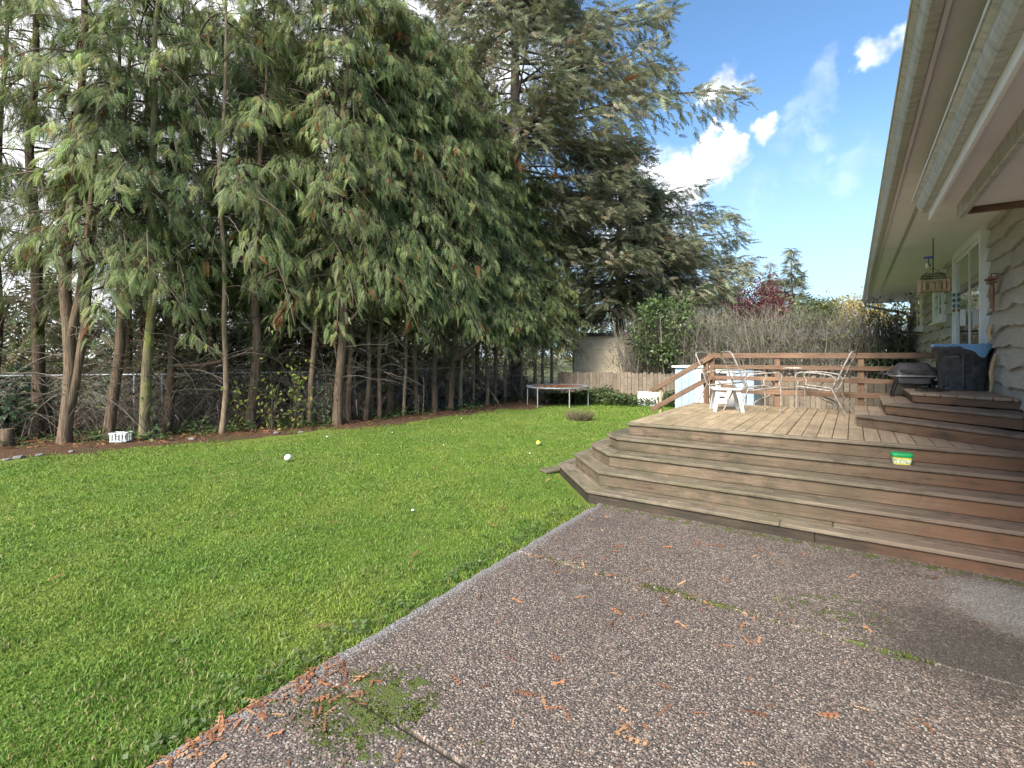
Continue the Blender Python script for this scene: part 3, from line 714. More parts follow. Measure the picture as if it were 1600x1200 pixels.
# ------------------------------------------------------------------ fence at the back
FY = 17.42
fence = thing('picket_fence', 'low weathered brown board fence with rounded tops across the back', 'fence', (-3, FY, 0))
x = -9.7; i = 0
pick = None
def picket(w, h):
    n = 6; pts = [(-w/2, 0), (w/2, 0), (w/2, h-.05)]+[(w/2*math.cos(a), h-.05+.05*math.sin(a)) for a in np.linspace(.35, math.pi-.35, n)]+[(-w/2, h-.05)]
    m = len(pts); V = [(p[0], -.010, p[1]) for p in pts]+[(p[0], .010, p[1]) for p in pts]
    return MB().add(V, [tuple(range(m)), tuple(range(m, 2*m))[::-1]]+[((j+1) % m, j, m+j, m+(j+1) % m) for j in range(m)])
pm = [picket(.128, h).mesh('board', M['fence_wood']) for h in (1.06, 1.03, 1.09)]
while x < 1.35:
    o = bpy.data.objects.new('board', pm[random.randrange(3)]); COL.objects.link(o); o.parent = fence
    o.location = (x+3, random.uniform(-.004, .004), -.05); o.rotation_euler = (random.uniform(-.012, .012), random.uniform(-.012, .012), 0)
    x += .140+random.uniform(-.003, .004)
for z in (.25, .80): MB().ab((-9.76, FY+.014, z), (1.38, FY+.05, z+.085)).build('rail', M['fence_wood'], fence, .003)
for xx in np.arange(-9.65, 1.4, 2.4): MB().ab((xx, FY+.052, -.1), (xx+.09, FY+.14, .98)).build('post', M['fence_wood'], fence, .003)

# ------------------------------------------------------------------ pale blue storage shed, leaning panel
M['blue_paint'] = plain('pale_blue_paint', (.30, .39, .58), .6, var=.15, scale=5)
c0 = UZ(1050, 641); sx0, sy = c0[0], 15.25
sx1 = UY(1178, 600, sy)[0]; sh = 1.33
shed = thing('storage_shed', 'low pale blue garden storage shed with white trim behind deck railing', 'shed', ((sx0+sx1)/2, sy+.6, 0))
sc = (sx0+sx1)/2
MB().ab((sx0, sy+.03, -.06), (sx1, sy+1.2, sh-.06)).build('body', M['blue_paint'], shed, .004)
nb = 5; pw = .62
for i in range(3):
    MB().ab((sx0+.004+i*pw/3, sy, -.05), (sx0+(i+1)*pw/3-.006, sy+.029, sh-.07)).build('panel', M['blue_paint'], shed, .004)
for i in range(2):
    MB().ab((sx1-.55+i*.275, sy, -.05), (sx1-.55+(i+1)*.275-.006, sy+.029, sh-.07)).build('panel', M['blue_paint'], shed, .004)
MB().ab((sx0+pw, sy-.02, -.05), (sx0+pw+.14, sy+.03, sh-.062)).build('trim', M['white_paint'], shed, .004)
MB().ab((sx1-.70, sy-.02, -.05), (sx1-.556, sy+.03, sh-.062)).build('trim', M['white_paint'], shed, .004)
MB().ab((sx0+pw+.142, sy-.018, sh-.20), (sx1-.702, sy+.03, sh-.062)).build('trim', M['white_paint'], shed, .004)
MB().ab((sx0+pw+.142, sy+.004, sh-.42), (sx1-.702, sy+.028, sh-.203)).build('vent_gap', M['iron'], shed)
dd = MB().ab((sx0+pw+.15, sy-.004, -.03), (sx1-.71, sy+.028, sh-.425)).build('door', M['white_paint'], shed, .004)
MB().ab((sx0+pw+.2, sy-.03, .42), (sx1-.76, sy-.006, .46)).build('latch_bar', M['iron'], dd)
MB().ab((sx0-.08, sy-.08, sh-.055), (sx1+.08, sy+1.28, sh)).build('roof', M['white_paint'], shed, .006)
a = UZ(1012, 628); b = UZ(1046, 632)
mb = MB(); ang = R(14)
pl = MB().box((0, 0, .24), (.80, .03, .48)).mesh('white_panel', M['white_paint'], .004)
o = link('white_panel', pl); o.location = ((a[0]+b[0])/2, 16.0, -.03); o.rotation_euler = (-R(16), 0, R(8))
prop(o, 'white flat panel propped up on the grass beside blue shed', 'panel')

# ------------------------------------------------------------------ trampoline
tp = UZ(871, 632); tx, ty = tp[0], tp[1]; TRr, TRz = 1.02, .60
tramp = thing('trampoline', 'small round trampoline with grey rim and leaf covered mat', 'trampoline', (tx, ty, 0))
circ = lambda r, z, n=48: [(tx+r*math.cos(2*math.pi*k/n), ty+r*math.sin(2*math.pi*k/n), z) for k in range(n)]
MB().tube(circ(TRr, TRz), .022, 8, closed=True).build('frame', M['galv'], tramp)
M['pad'] = plain('rim_pad', (.20, .23, .26), .6, var=.35, scale=9)
mb = MB(); A, B = circ(TRr+.02, TRz+.028), circ(TRr-.11, TRz+.020); n = 48
mb.add(A+B, [(k, (k+1) % n, n+(k+1) % n, n+k) for k in range(n)], True); mb.add([(p[0], p[1], p[2]-.035) for p in A]+A, [(k, (k+1) % n, n+(k+1) % n, n+k) for k in range(n)], True)
mb.build('rim_pad', M['pad'], tramp)
def disc(c, r, z, mat, name, parent, sag=.03, n=48):
    V = [(c[0], c[1], z-sag)]; fs = []
    for j, rr in enumerate((.5, 1)):
        V += [(c[0]+r*rr*math.cos(2*math.pi*k/n), c[1]+r*rr*math.sin(2*math.pi*k/n), z-sag*(1-rr*rr)) for k in range(n)]
    fs = [(0, 1+k, 1+(k+1) % n) for k in range(n)]+[(1+k, 1+n+k, 1+n+(k+1) % n, 1+(k+1) % n) for k in range(n)]
    return MB().add(V, fs, True).build(name, mat, parent)
M['mat'] = plain('leafy_mat', (.17, .085, .05), .9, var=.6, scale=26, bmp=.6)
mat_o = disc((tx, ty), TRr-.10, TRz+.014, M['mat'], 'mat', tramp)
for k in range(6):
    a = 2*math.pi*(k+.35)/6; x, y = tx+TRr*math.cos(a), ty+TRr*math.sin(a)
    MB().tube([(x, y, TRz), (x, y, -.06)], .018, 8).build('leg', M['galv'], tramp)

# ------------------------------------------------------------------ deck furniture
def chair(loc, rz, label):
    """tubular patio chair facing local +x, seat 0.40 m"""
    c = thing('patio_chair', label, 'chair', (*loc, DZ+.002), 'worn tubular patio chairs on the deck', rz)
    def part(name, mb, mat=M['chair_metal']): return link(name, mb.mesh(name, mat), c, False)
    r = .0125; hw = .27
    for s in (-1, 1):
        y = s*hw
        part('side_frame', MB().tube([(.27, y, 0), (.275, y, .2), (.27, y, .40), (.25, y, .47), (.29, y, .54), (.27, y, .60), (.20, y, .615), (.0, y, .605), (-.17, y, .58), (-.235, y, .52), (-.20, y, .40)], r, 8))
        part('seat_rail', MB().tube([(.26, y*.93, .40), (.1, y*.93, .385), (-.14, y*.93, .35), (-.20, y*.93, .36)], r, 8))
        part('rear_leg', MB().tube([(-.18, y, .38), (-.36, y, 0)], r*.85, 8))
    part('back_frame', MB().tube([(-.17, -hw*.9, .34), (-.22, -hw*.9, .42), (-.32, -hw*.9, .70), (-.40, -hw*.9, .88), (-.42, -hw*.72, .92), (-.425, 0, .925), (-.42, hw*.72, .92), (-.40, hw*.9, .88), (-.32, hw*.9, .70), (-.22, hw*.9, .42), (-.17, hw*.9, .34)], r, 8))
    for x, z in ((.25, .395), (.05, .377), (-.14, .345)):
        part('crossbar', MB().tube([(x, -hw*.93, z), (x, hw*.93, z)], r*.8, 6))
    part('back_crossbar', MB().tube([(-.345, -hw*.9, .76), (-.345, hw*.9, .76)], r*.8, 6))
    for z in (.50, .60): part('back_crossbar', MB().tube([(-.225-(z-.42)*.34, -hw*.9, z), (-.225-(z-.42)*.34, hw*.9, z)], r*.6, 6))
    return c
def dpt(px, py): return UZ(px, py, DZ)[:2]
pR = dpt(1283, 645); pA = dpt(1178, 645); pB = dpt(1140, 634)
chair(pR, R(172), 'empty tubular patio chair between glass table and landing steps')
chair(pA, R(30), 'tubular patio chair with bare frame behind white plastic stool')
chair((pB[0]-.12, pB[1]+.15), R(-12), 'tubular patio chair at the railing corner beside glass table')
M['tabletop'] = plain('clouded_glass', (.5, .51, .49), .12, var=.1, spec=.8)
tcx, tcy = dpt(1243, 634)
tb = thing('patio_table', 'oval glass topped patio table with bent tube legs', 'table', (tcx, tcy, DZ))
ell = lambda a, b, z, n=40: [(tcx+a*math.cos(2*math.pi*k/n), tcy+b*math.sin(2*math.pi*k/n), z) for k in range(n)]
MB().tube(ell(.74, .48, 1.435), .021, 8, closed=True).build('rim', M['chair_metal'], tb)
MB().loft([(1.430, .735, .475, 2), (1.440, .735, .475, 2)], 40, c=(tcx, tcy)).build('table_top', M['tabletop'], tb)
for sx in (-1, 1):
    for sy2 in (-1, 1):
        MB().tube([(tcx+sx*.50, tcy+sy2*.30, 1.43), (tcx+sx*.44, tcy+sy2*.26, 1.25), (tcx+sx*.30, tcy+sy2*.18, 1.05), (tcx+sx*.36, tcy+sy2*.21, .96), (tcx+sx*.54, tcy+sy2*.30, .87), (tcx+sx*.60, tcy+sy2*.33, .82), (tcx+sx*.60, tcy+sy2*.33, DZ)], .016, 8).build('leg', M['chair_metal'], tb)
MB().tube(ell(.30, .18, 1.05, 24), .010, 6, closed=True).build('brace_ring', M['chair_metal'], tb)
MB().box((tcx-.42, tcy-.22, 1.452), (.26, .16, .022)).build('tray', M['chair_metal'], tb, .005)
# white plastic stool
sx_, sy_ = dpt(1135, 641)
st = thing('plastic_stool', 'white plastic stool standing on the deck boards', 'stool', (sx_, sy_, DZ), rz=R(20))
def sp(name, mb, mat=M['white_plastic'], bv=0): return link(name, mb.mesh(name, mat, bv, 2), st, False)
sp('top', MB().loft([(.325, .215, .215, 5), (.335, .235, .235, 5), (.352, .238, .238, 5), (.362, .225, .225, 5)], 36))
for sx in (-1, 1):
    for s2 in (-1, 1):
        V = []
        for z, o_, wd in ((.33, .175, .075), (.16, .205, .055), (0, .225, .050)):
            V += [(sx*o_, s2*o_, z), (sx*(o_-wd), s2*o_, z), (sx*(o_-wd), s2*(o_-.012), z), (sx*(o_-.012), s2*(o_-.012), z), (sx*(o_-.012), s2*(o_-wd), z), (sx*o_, s2*(o_-wd), z)]
        fs = [(a+k, a+(k+1) % 6, a+6+(k+1) % 6, a+6+k) for a in (0, 6) for k in range(6)]+[(0, 1, 2, 3, 4, 5), tuple(range(12, 18))]
        sp('leg', MB().add(V, fs))
M['stone_block'] = plain('pale_concrete', (.46, .44, .40), .85, var=.2, bmp=.2)
bx_, by_ = dpt(1136, 637)
o = MB().loft([(DZ, .075, .075, 6), (DZ+.30, .07, .07, 6)], 24, c=(bx_+.03, by_+.22)).build('concrete_post', M['stone_block']); prop(o, 'short pale square pillar standing behind the plastic stool', 'pillar')
o = MB().box((sx_+.02, sy_+.02, DZ+.362+.022), (.20, .13, .045), rz=.5).build('wooden_tray', M['rail'], None, .008); prop(o, 'small brown wooden tray lying on the white stool', 'tray')

# ------------------------------------------------------------------ grill
gx, gy = UY(1426, 600, 9.05)[:2]
gr = thing('gas_grill', 'small dark tabletop grill on splayed legs beside the railing', 'grill', (gx, gy, DZ))
GZ = 1.33; grz = R(12)
def gpart(name, mb, mat=M['grill'], bv=0): return mb.build(name, mat, gr, bv, 2)
gpart('firebox', MB().loft([(GZ-.11, .15, .11, 4), (GZ, .235, .17, 6), (GZ+.03, .245, .18, 6)], 32, c=(gx, gy), rz=grz))
gpart('lid', MB().loft([(GZ+.035, .25, .185, 6), (GZ+.10, .24, .175, 5), (GZ+.19, .175, .12, 4), (GZ+.21, .15, .095, 4)], 32, c=(gx, gy), rz=grz))
gpart('handle', MB().tube([(gx-.15, gy-.20, GZ+.10), (gx-.15, gy-.25, GZ+.11), (gx+.13, gy-.25, GZ+.11), (gx+.13, gy-.19, GZ+.10)], .012, 8), M['black_plastic'])
gpart('side_handle', MB().box((gx-.29, gy-.05, GZ+.05), (.12, .10, .025), rz=grz), M['black_plastic'], .006)
gpart('rim', MB().loft([(GZ+.022, .256, .190, 6), (GZ+.036, .256, .190, 6)], 32, c=(gx, gy), rz=grz), M['galv'])
for sx in (-1, 1):
    for s2 in (-1, 1):
        gpart('leg', MB().tube([(gx+sx*.17, gy+s2*.11, GZ), (gx+sx*.23, gy+s2*.16, GZ-.22), (gx+sx*.25, gy+s2*.17, DZ)], .017, 6), M['iron'])
gpart('control_panel', MB().box((gx, gy-.20, GZ-.04), (.36, .03, .07), rz=grz), M['black_plastic'], .004)

# ------------------------------------------------------------------ bin with bag
L3 = 1.182+.003
bx, by = 1.10, 8.02
bp = UZ(1511, 609, L3); bx, by = bp[0]-.06, bp[1]+.0
binr = thing('trash_bin', 'dark grey plastic trash bin lined with a blue bag on the landing', 'bin', (bx, by, L3))
BH = .60; BR = .275
mb = MB().loft([(L3, BR*.83, BR*.83, 3.2), (L3+.03, BR*.85, BR*.85, 3.2), (L3+BH*.80, BR*.97, BR*.97, 3.0), (L3+BH*.82, BR*1.03, BR*1.03, 3.0), (L3+BH*.88, BR*1.03, BR*1.03, 3.0), (L3+BH*.89, BR*1.09, BR*1.09, 3.0), (L3+BH, BR*1.10, BR*1.10, 3.0), (L3+BH, BR*1.0, BR*1.0, 3.0), (L3+.05, BR*.8, BR*.8, 3.0)], 48)
mb.v = [(v[0]+bx, v[1]+by, v[2]) for v in mb.v]
body = mb.build('body', M['black_plastic'], binr)
vdir = np.array([-bx, -by]); vdir /= np.linalg.norm(vdir); va = math.atan2(vdir[1], vdir[0])
for da in (-.55, .08): 
    a = va+da; MB().box((bx+math.cos(a)*BR*.98, by+math.sin(a)*BR*.98, L3+BH*.42), (.03, .022, BH*.72), rz=a).build('rib', M['black_plastic'], body, .008, )
a = va-.30; MB().box((bx+math.cos(a)*BR*1.0, by+math.sin(a)*BR*1.0, L3+BH*.74), (.03, .15, .05), rz=a).build('handle', M['black_plastic'], body, .01)
n = 72; V = []; ringdef = [(.86, -.04), (1.02, .012), (1.125, .010), (1.135, -.03), (1.15, -1)]
for j, (rr, dz) in enumerate(ringdef):
    for k in range(n):
        a = 2*math.pi*k/n; rel = (a-va+math.pi) % (2*math.pi)-math.pi
        drop = .020+.006*math.sin(k*1.3)+.008*math.sin(k*.7)
        drop += .15*math.exp(-((rel-.55)/.30)**2)-.02*math.exp(-((rel+.6)/.4)**2)
        z = L3+BH+(dz if dz > -.5 else -drop)+.006*math.sin(k*2.1+j)
        cx, sy = math.cos(a), math.sin(a); e = 3.0
        q = BR*(rr+.012*math.sin(k*3.7+j*2))/((abs(cx)**e+abs(sy)**e)**(1/e)); q = min(q, BR*rr*1.10)
        sq = BR*(rr+.010*math.sin(k*3.7+j*2))
        V.append((bx+math.copysign(abs(cx)**(2/e), cx)*sq, by+math.copysign(abs(sy)**(2/e), sy)*sq, z))
fs = [(i*n+k, i*n+(k+1) % n, (i+1)*n+(k+1) % n, (i+1)*n+k) for i in range(len(ringdef)-1) for k in range(n)]
bag = MB().add(V, fs, True).build('bag', M['bag'])
bag.name = 'bin_bag'; prop(bag, 'crumpled blue plastic bag folded over the rim of dark bin', 'bag')

# sandals on the landing
def sandal(x, y, rz, first=True):
    s = thing('sandal', 'dark brown strap sandal lying on landing boards beside bin', 'sandal', (x, y, L3), 'pair of sandals on the landing', rz)
    V = [(-.13, -.03), (-.08, -.042), (.02, -.036), (.10, -.048), (.14, -.02), (.14, .02), (.10, .046), (.02, .034), (-.08, .040), (-.13, .03)]
    link('sole', MB().prism(V, 0, .022).mesh('sole', M['rubber'], .004), s, False)
    for x0 in (.06, -.03):
        link('strap', MB().tube([(x0, -.045, .01), (x0+.01, -.035, .045), (x0+.012, 0, .06), (x0+.01, .035, .045), (x0, .045, .01)], .012, 6).mesh('strap', M['iron'], 0), s, False)
sandal(.80, 8.33, .3); sandal(.90, 8.50, -.1)

# bamboo / driftwood sticks leaning between bin and wall
for lab, p, q_, r in (('short brown wooden stick leaning on siding beside glass door', UX(1550, 506, HX-.05), UX(1547, 528, HX-.06), .022),
                      ('curved tan driftwood piece leaning on siding behind the bin', UX(1556, 553, HX-.05), UX(1548, 612, HX-.10), .024)):
    p = np.array(p); q_ = np.array(q_)
    if 'driftwood' in lab: q_[2] = L3+.005
    else: q_[2] = L3+.64
    m_ = (p+q_)/2+np.array([-.015, .02, 0])
    o = MB().tube([p, p*.75+q_*.25+np.array([-.012, 0, 0]), m_, p*.25+q_*.75+np.array([.004, 0, 0]), q_], [r*.7, r, r*1.1, r, r*.8], 8).build('wooden_stick', M['new_wood'])
    prop(o, lab, 'stick')

# ------------------------------------------------------------------ tub on the steps
tz = TZ[3]+.001; tpx = UY(1409, 735, 5.965)
tub = thing('plastic_tub', 'small yellow plastic tub with green lid left on the steps', 'tub', (tpx[0], 5.985, tz))
M['yellow'] = plain('yellow_plastic', (.72, .62, .12), .4, var=.06); M['green_lid'] = plain('green_plastic', (.02, .33, .10), .4, var=.06)
def mk_label():
    m, t, b = newmat('tub_print'); p = nd(t, 'ShaderNodeTexCoord').outputs['Object']
    mp = nd(t, 'ShaderNodeMapping'); t.links.new(p, mp.inputs[0]); mp.inputs['Scale'].default_value = (60, 60, 35)
    f = rng_(t, noise(t, mp.outputs[0], 1.0, 3, .6), .5, .54)
    c = mixc(t, f, (.74, .70, .42), (.25, .42, .30)); t.links.new(c, b.inputs['Base Color']); b.inputs['Roughness'].default_value = .4; return m
M['tub_print'] = mk_label()
cx_, cy_ = tpx[0], 5.985
MB().loft([(tz, .066, .045, 5), (tz+.075, .078, .054, 5)], 32, c=(cx_, cy_), rz=.12).build('body', M['yellow'], tub)
MB().loft([(tz+.012, .0695, .0485, 5), (tz+.052, .0762, .0532, 5)], 32, False, False, c=(cx_, cy_), rz=.12).build('label_print', M['tub_print'], tub)
MB().loft([(tz+.070, .082, .058, 5), (tz+.074, .085, .061, 5), (tz+.098, .085, .061, 5), (tz+.108, .080, .056, 5), (tz+.106, .070, .046, 5)], 32, c=(cx_, cy_), rz=.12).build('lid', M['green_lid'], tub)

# ------------------------------------------------------------------ things hanging from the eave and wall
fz = UT(1458, 456, 7.49); fx, fy, fb = fz
feeder = thing('bird_feeder', 'hanging slatted wooden bird feeder with wire cage below the eave', 'bird feeder', (fx, fy, fb))
ft = UT(1458, 424, 7.49)[2]; fw = .165; fd = .12
MB().tube([(fx, fy, ft-.02), (fx, fy, ft+.16), (fx+.0, fy, SZ+.005)], .007, 6).build('hanging_rod', M['iron'], feeder)
MB().tube([(fx, fy, ft+.20), (fx-.05, fy, ft+.22), (fx-.055, fy, ft+.14), (fx-.03, fy, ft+.08)], .008, 6).build('hook', M['iron'], feeder)
tr_ = MB().box((fx, fy, fb+.012), (fw*2, fd*2, .022)).build('floor', M['new_wood'], feeder, .003)
for s in (-1, 1):
    MB().box((fx, fy+s*fd, fb+.155), (fw*2, .014, .028)).build('side_rail', M['new_wood'], feeder, .002)
    MB().box((fx+s*fw, fy, fb+.155), (.014, fd*2, .028)).build('side_rail', M['new_wood'], feeder, .002)
    for xx in np.linspace(-fw+.05, fw-.05, 4): MB().box((fx+xx, fy+s*fd, fb+.082), (.034, .012, .118)).build('slat', M['new_wood'], feeder, .002)
    for s2 in (-1, 1): MB().box((fx+s*fw, fy+s2*fd, fb+.085), (.03, .03, .19)).build('corner_post', M['new_wood'], feeder, .003)
mb = MB()
for k in range(9):
    xx = fx-fw*.8+fw*1.6*k/8; mb.tube([(xx, fy-fd*.7, fb+.16), (xx, fy-fd*.6, fb+.25), (xx*.6+fx*.4, fy, fb+.29), (xx, fy+fd*.6, fb+.25), (xx, fy+fd*.7, fb+.16)], .004, 4)
for z, k in ((.19, .8), (.22, .78), (.25, .76)): mb.tube([(fx-fw*k, fy-fd*.7, fb+z), (fx+fw*k, fy-fd*.7, fb+z), (fx+fw*k, fy+fd*.7, fb+z), (fx-fw*k, fy+fd*.7, fb+z)], .004, 4, closed=True)
mb.build('wire_cage', M['iron'], feeder)
for k in (-1, 1): MB().tube([(fx+k*fw, fy, fb+.17), (fx+k*fw*.8, fy, fb+.25), (fx, fy, ft+.05)], .004, 4).build('hanger_wire', M['iron'], feeder)
M['blue_tag'] = plain('blue_ribbon', (.05, .10, .45), .5)
MB().box((fx-.055, fy, ft+.215), (.11, .012, .03)).build('ribbon', M['blue_tag'], feeder)
MB().loft([(ft+.06, .02, .02, 2), (ft+.13, .018, .018, 2)], 16, c=(fx-.07, fy)).build('tin', M['white_paint'], feeder)

wc = UX(1549, 436, HX-.10); wz = wc[2]
chime = thing('wind_chime', 'small brown wooden wind chime hanging by the glass door', 'wind chime', (wc[0], wc[1], wz-.45))
MB().tube([(HX-.02, wc[1], wz+.06), (wc[0], wc[1], wz+.07), (wc[0], wc[1], wz)], .006, 5).build('hook', M['iron'], chime)
M['chime_wood'] = plain('chime_wood', (.24, .13, .08), .6, var=.3, scale=20)
MB().box((wc[0], wc[1], wz), (.10, .20, .030)).build('crossbar', M['chime_wood'], chime, .006)
MB().box((wc[0], wc[1], wz-.045), (.08, .17, .025)).build('crossbar', M['chime_wood'], chime, .006)
MB().tube([(wc[0], wc[1], wz-.05), (wc[0], wc[1], wz-.16)], .003, 4).build('cord', M['iron'], chime)
for i, (dy, dz, L) in enumerate(((-.07, -.12, .20), (-.035, -.13, .27), (.0, -.12, .24), (.035, -.13, .18), (.07, -.12, .15))):
    MB().tube([(wc[0]+.01*(i % 2), wc[1]+dy*.9, wz+dz+.085), (wc[0]+.01*(i % 2), wc[1]+dy, wz+dz), (wc[0]+.01*(i % 2), wc[1]+dy*1.15, wz+dz-L)], [.003, .014, .012], 6).build('tube', M['chime_wood'], chime)
oc = UX(1490, 470, HX-.07)
orn = thing('wall_ornament', 'blue fish shaped ornaments strung on the siding beside the door', 'ornament', (oc[0], oc[1], oc[2]-.2))
M['teal'] = plain('teal_glaze', (.10, .25, .30), .35, var=.3, scale=18)
MB().tube([(HX-.02, oc[1], oc[2]+.17), (oc[0], oc[1], oc[2]+.17), (oc[0], oc[1], oc[2]-.12)], .004, 4).build('cord', M['iron'], orn)
for k in range(3):
    zc = oc[2]+.10-k*.095
    MB().sphere((oc[0], oc[1], zc), .07, 12, 8, (.35, 1.25, .5)).add([(oc[0], oc[1]+.07, zc), (oc[0], oc[1]+.13, zc+.035), (oc[0], oc[1]+.13, zc-.035), (oc[0]-.012, oc[1]+.10, zc)], [(0, 1, 3), (0, 3, 2), (1, 2, 3), (0, 2, 1)]).build('fish', M['teal'], orn)
MB().box((oc[0], oc[1], oc[2]-.17), (.03, .10, .05)).build('pendant', M['chime_wood'], orn, .01)

# ------------------------------------------------------------------ foliage generators
def norm(a): return a/np.maximum(np.linalg.norm(a, axis=-1, keepdims=True), 1e-9)
def frond_template(n=8, wid=.040, curl=.30, spread=.46, ang=52):
    """flat cedar spray along +x, unit length: alternate pinnae as folded slivers"""
    V = []; Fc = []
    def sliver(p, d, L, w, droop):
        d = np.array(d); s = np.array([-d[1], d[0], 0]); p = np.array(p); b = len(V)
        V.extend([p, p+d*L*.45+s*w+np.array([0, 0, -droop*.3]), p+d*L+np.array([0, 0, -droop]), p+d*L*.45-s*w+np.array([0, 0, -droop*.3])])
        Fc.extend([(b, b+1, b+2), (b, b+2, b+3)])
    for i in range(n):
        s = .06+.86*i/(n-1); z = -curl*s*s
        L = spread*(1-.75*s)*(.55+.45*min(1, s*4))
        for sgn in (-1, 1):
            a = R(ang-12*s)*sgn; sliver((s+.02*sgn, 0, z), (math.cos(a), math.sin(a), 0), L, wid, L*.35)
    sliver((.0, 0, 0), (1, 0, 0), 1.0, wid*.55, curl)
    return np.array(V), np.array(Fc)
def leaf_template():
    V = np.array([(0, 0, 0), (.45, .26, .05), (1, 0, -.08), (.45, -.26, .05)]); return V, np.array([(0, 1, 2), (0, 2, 3)])
def needle_template(n=9):
    V = []; Fc = []; g = np.random.default_rng(3)
    for i in range(n):
        s = .08+.8*i/(n-1)
        for sg in (-1, 1):
            a = sg*R(g.uniform(28, 62)); L = .40*(1-.55*s)*g.uniform(.7, 1.2); d = np.array([math.cos(a), math.sin(a), g.uniform(-.35, .2)]); w = .045
            sd = np.array([-d[1], d[0], 0]); p = np.array([s, 0, -.10*s*s]); b = len(V)
            V += [p-sd*w, p+sd*w, p+d*L]; Fc.append((b, b+1, b+2))
    b = len(V); V += [np.array([0, -.02, 0]), np.array([0, .02, 0]), np.array([1.1, 0, -.12])]; Fc.append((b, b+1, b+2))
    return np.array(V), np.array(Fc)
def scatter(T, P, D, N, S, col):
    """instances of a template realised into arrays"""
    V0, F0 = T; D = norm(D); B = norm(np.cross(N, D)); N = np.cross(D, B)
    V = P[:, None, :]+S[:, None, None]*(V0[None, :, 0, None]*D[:, None, :]+V0[None, :, 1, None]*B[:, None, :]+V0[None, :, 2, None]*N[:, None, :])
    k = len(V0); Fc = F0[None]+(np.arange(len(P))*k)[:, None, None]
    return V.reshape(-1, 3), Fc.reshape(-1, 3), np.repeat(col, k, 0)
def join(parts):
    V = []; Fc = []; C = []; o = 0
    for v, f, c in parts: V.append(v); Fc.append(f+o); C.append(c); o += len(v)
    return np.concatenate(V), np.concatenate(Fc), np.concatenate(C)
def twigs(paths, radii, n=3):
    """paths (m,k,3), radii (m,k): thin tubes as quads"""
    paths = np.asarray(paths, float); m, k, _ = paths.shape
    t = norm(np.gradient(paths, axis=1)); ref = np.where(np.abs(t[..., 2:3]) > .9, np.array([1., 0, 0]), np.array([0, 0, 1.])); a = norm(np.cross(t, ref)); b = np.cross(t, a)
    ang = np.arange(n)*2*math.pi/n
    V = paths[:, :, None, :]+radii[:, :, None, None]*(np.cos(ang)[None, None, :, None]*a[:, :, None, :]+np.sin(ang)[None, None, :, None]*b[:, :, None, :])
    idx = np.arange(m*k*n).reshape(m, k, n); q = np.roll(idx, -1, axis=2)
    Fc = np.stack([idx[:, :-1], q[:, :-1], q[:, 1:], idx[:, 1:]], -1).reshape(-1, 4)
    return V.reshape(-1, 3), Fc
def green(g, n, pal, w, var=.22, dead=0.0):
    pal = np.array(pal); c = pal[g.choice(len(pal), n, p=np.array(w)/sum(w))]*g.uniform(1-var, 1+var, (n, 1))*g.uniform(.93, 1.07, (n, 3))
    if dead: c = np.where((g.random(n) < dead)[:, None], np.array([.30, .115, .045])*g.uniform(.6, 1.2, (n, 1)), c)
    return c
CEDAR = [(.265, .325, .115), (.205, .275, .10), (.31, .35, .175), (.125, .165, .065), (.36, .36, .125)]
FR = frond_template(7, .028, .42, .44, 46)
FRB = frond_template(10, .020, .42, .40, 50)
FR2 = frond_template(5, .060)
NE = needle_template(7)
LF = leaf_template()

def cedar_crown(seed, h, zb, Rm, nb, per, topR=.35, size=(.26, .42), dead=.02, skirt=1.0, T=FR):
    g = np.random.default_rng(seed); z = zb+(h-zb)*g.random(nb)**1.10; az = g.uniform(0, 2*math.pi, nb)
    u = (z-zb)/(h-zb); prof = (1-u)**.75*(1-topR)+topR; prof = np.where(u < .06, .9, prof)
    L = Rm*prof*g.uniform(.6, 1.12, nb); rise = g.uniform(.05, .35, nb); drp = g.uniform(.45, .95, nb)*skirt
    out = np.stack([np.cos(az), np.sin(az), np.zeros(nb)], 1); lat = np.stack([-np.sin(az), np.cos(az), np.zeros(nb)], 1)
    s = np.linspace(0, 1, 7)
    bend = g.normal(0, .12, nb)
    paths = out[:, None]*(L[:, None]*s)[..., None]+lat[:, None]*((bend*L)[:, None]*s**2)[..., None]
    paths[..., 2] += z[:, None]+L[:, None]*(rise[:, None]*s-drp[:, None]*s**2.2)
    rad = (.008+.012*L)[:, None]*(1-.85*s)[None]
    tw = twigs(paths, rad)
    # sprays
    bi = np.repeat(np.arange(nb), per); n = len(bi); ss = g.uniform(.22, 1.0, n)**.75
    side = g.choice([-1, 1], n); lw = g.random(n)*(.12+.42*(1-ss)*1.2)*L[bi]*.75
    base = out[bi]*(L[bi]*ss)[:, None]+lat[bi]*((bend*L)[bi]*ss**2+side*lw)[:, None]
    base[:, 2] += z[bi]+L[bi]*(rise[bi]*ss-drp[bi]*ss**2.2)-lw*.35+g.normal(0, .04, n)
    hang = g.uniform(.35, 1.15, n)
    D = out[bi]*g.uniform(.35, .9, n)[:, None]+lat[bi]*(side*g.uniform(.1, .75, n))[:, None]+np.array([0, 0, -1.])*hang[:, None]+g.normal(0, .15, (n, 3))
    N = out[bi]*.55+np.array([0, 0, 1.])+g.normal(0, .35, (n, 3))
    S = size[0]+(size[1]-size[0])*g.random(n)**1.6
    # branch-wise tint so that whole boughs read lighter or darker
    bt = g.uniform(.55, 1.35, nb)[bi]; warm = g.uniform(0, 1, nb)[bi]
    col = green(g, n, CEDAR, (3, 3, 3, 2, 1.2), .2, dead)*bt[:, None]
    col = np.where((warm > .992)[:, None], np.array([.27, .12, .05])*g.uniform(.6, 1.2, (n, 1)), col)
    tip = np.clip((ss-.7)*2.2, 0, 1)[:, None]; col = col*(1+.25*tip)
    return tw, scatter(T, base, D, N, S, col)
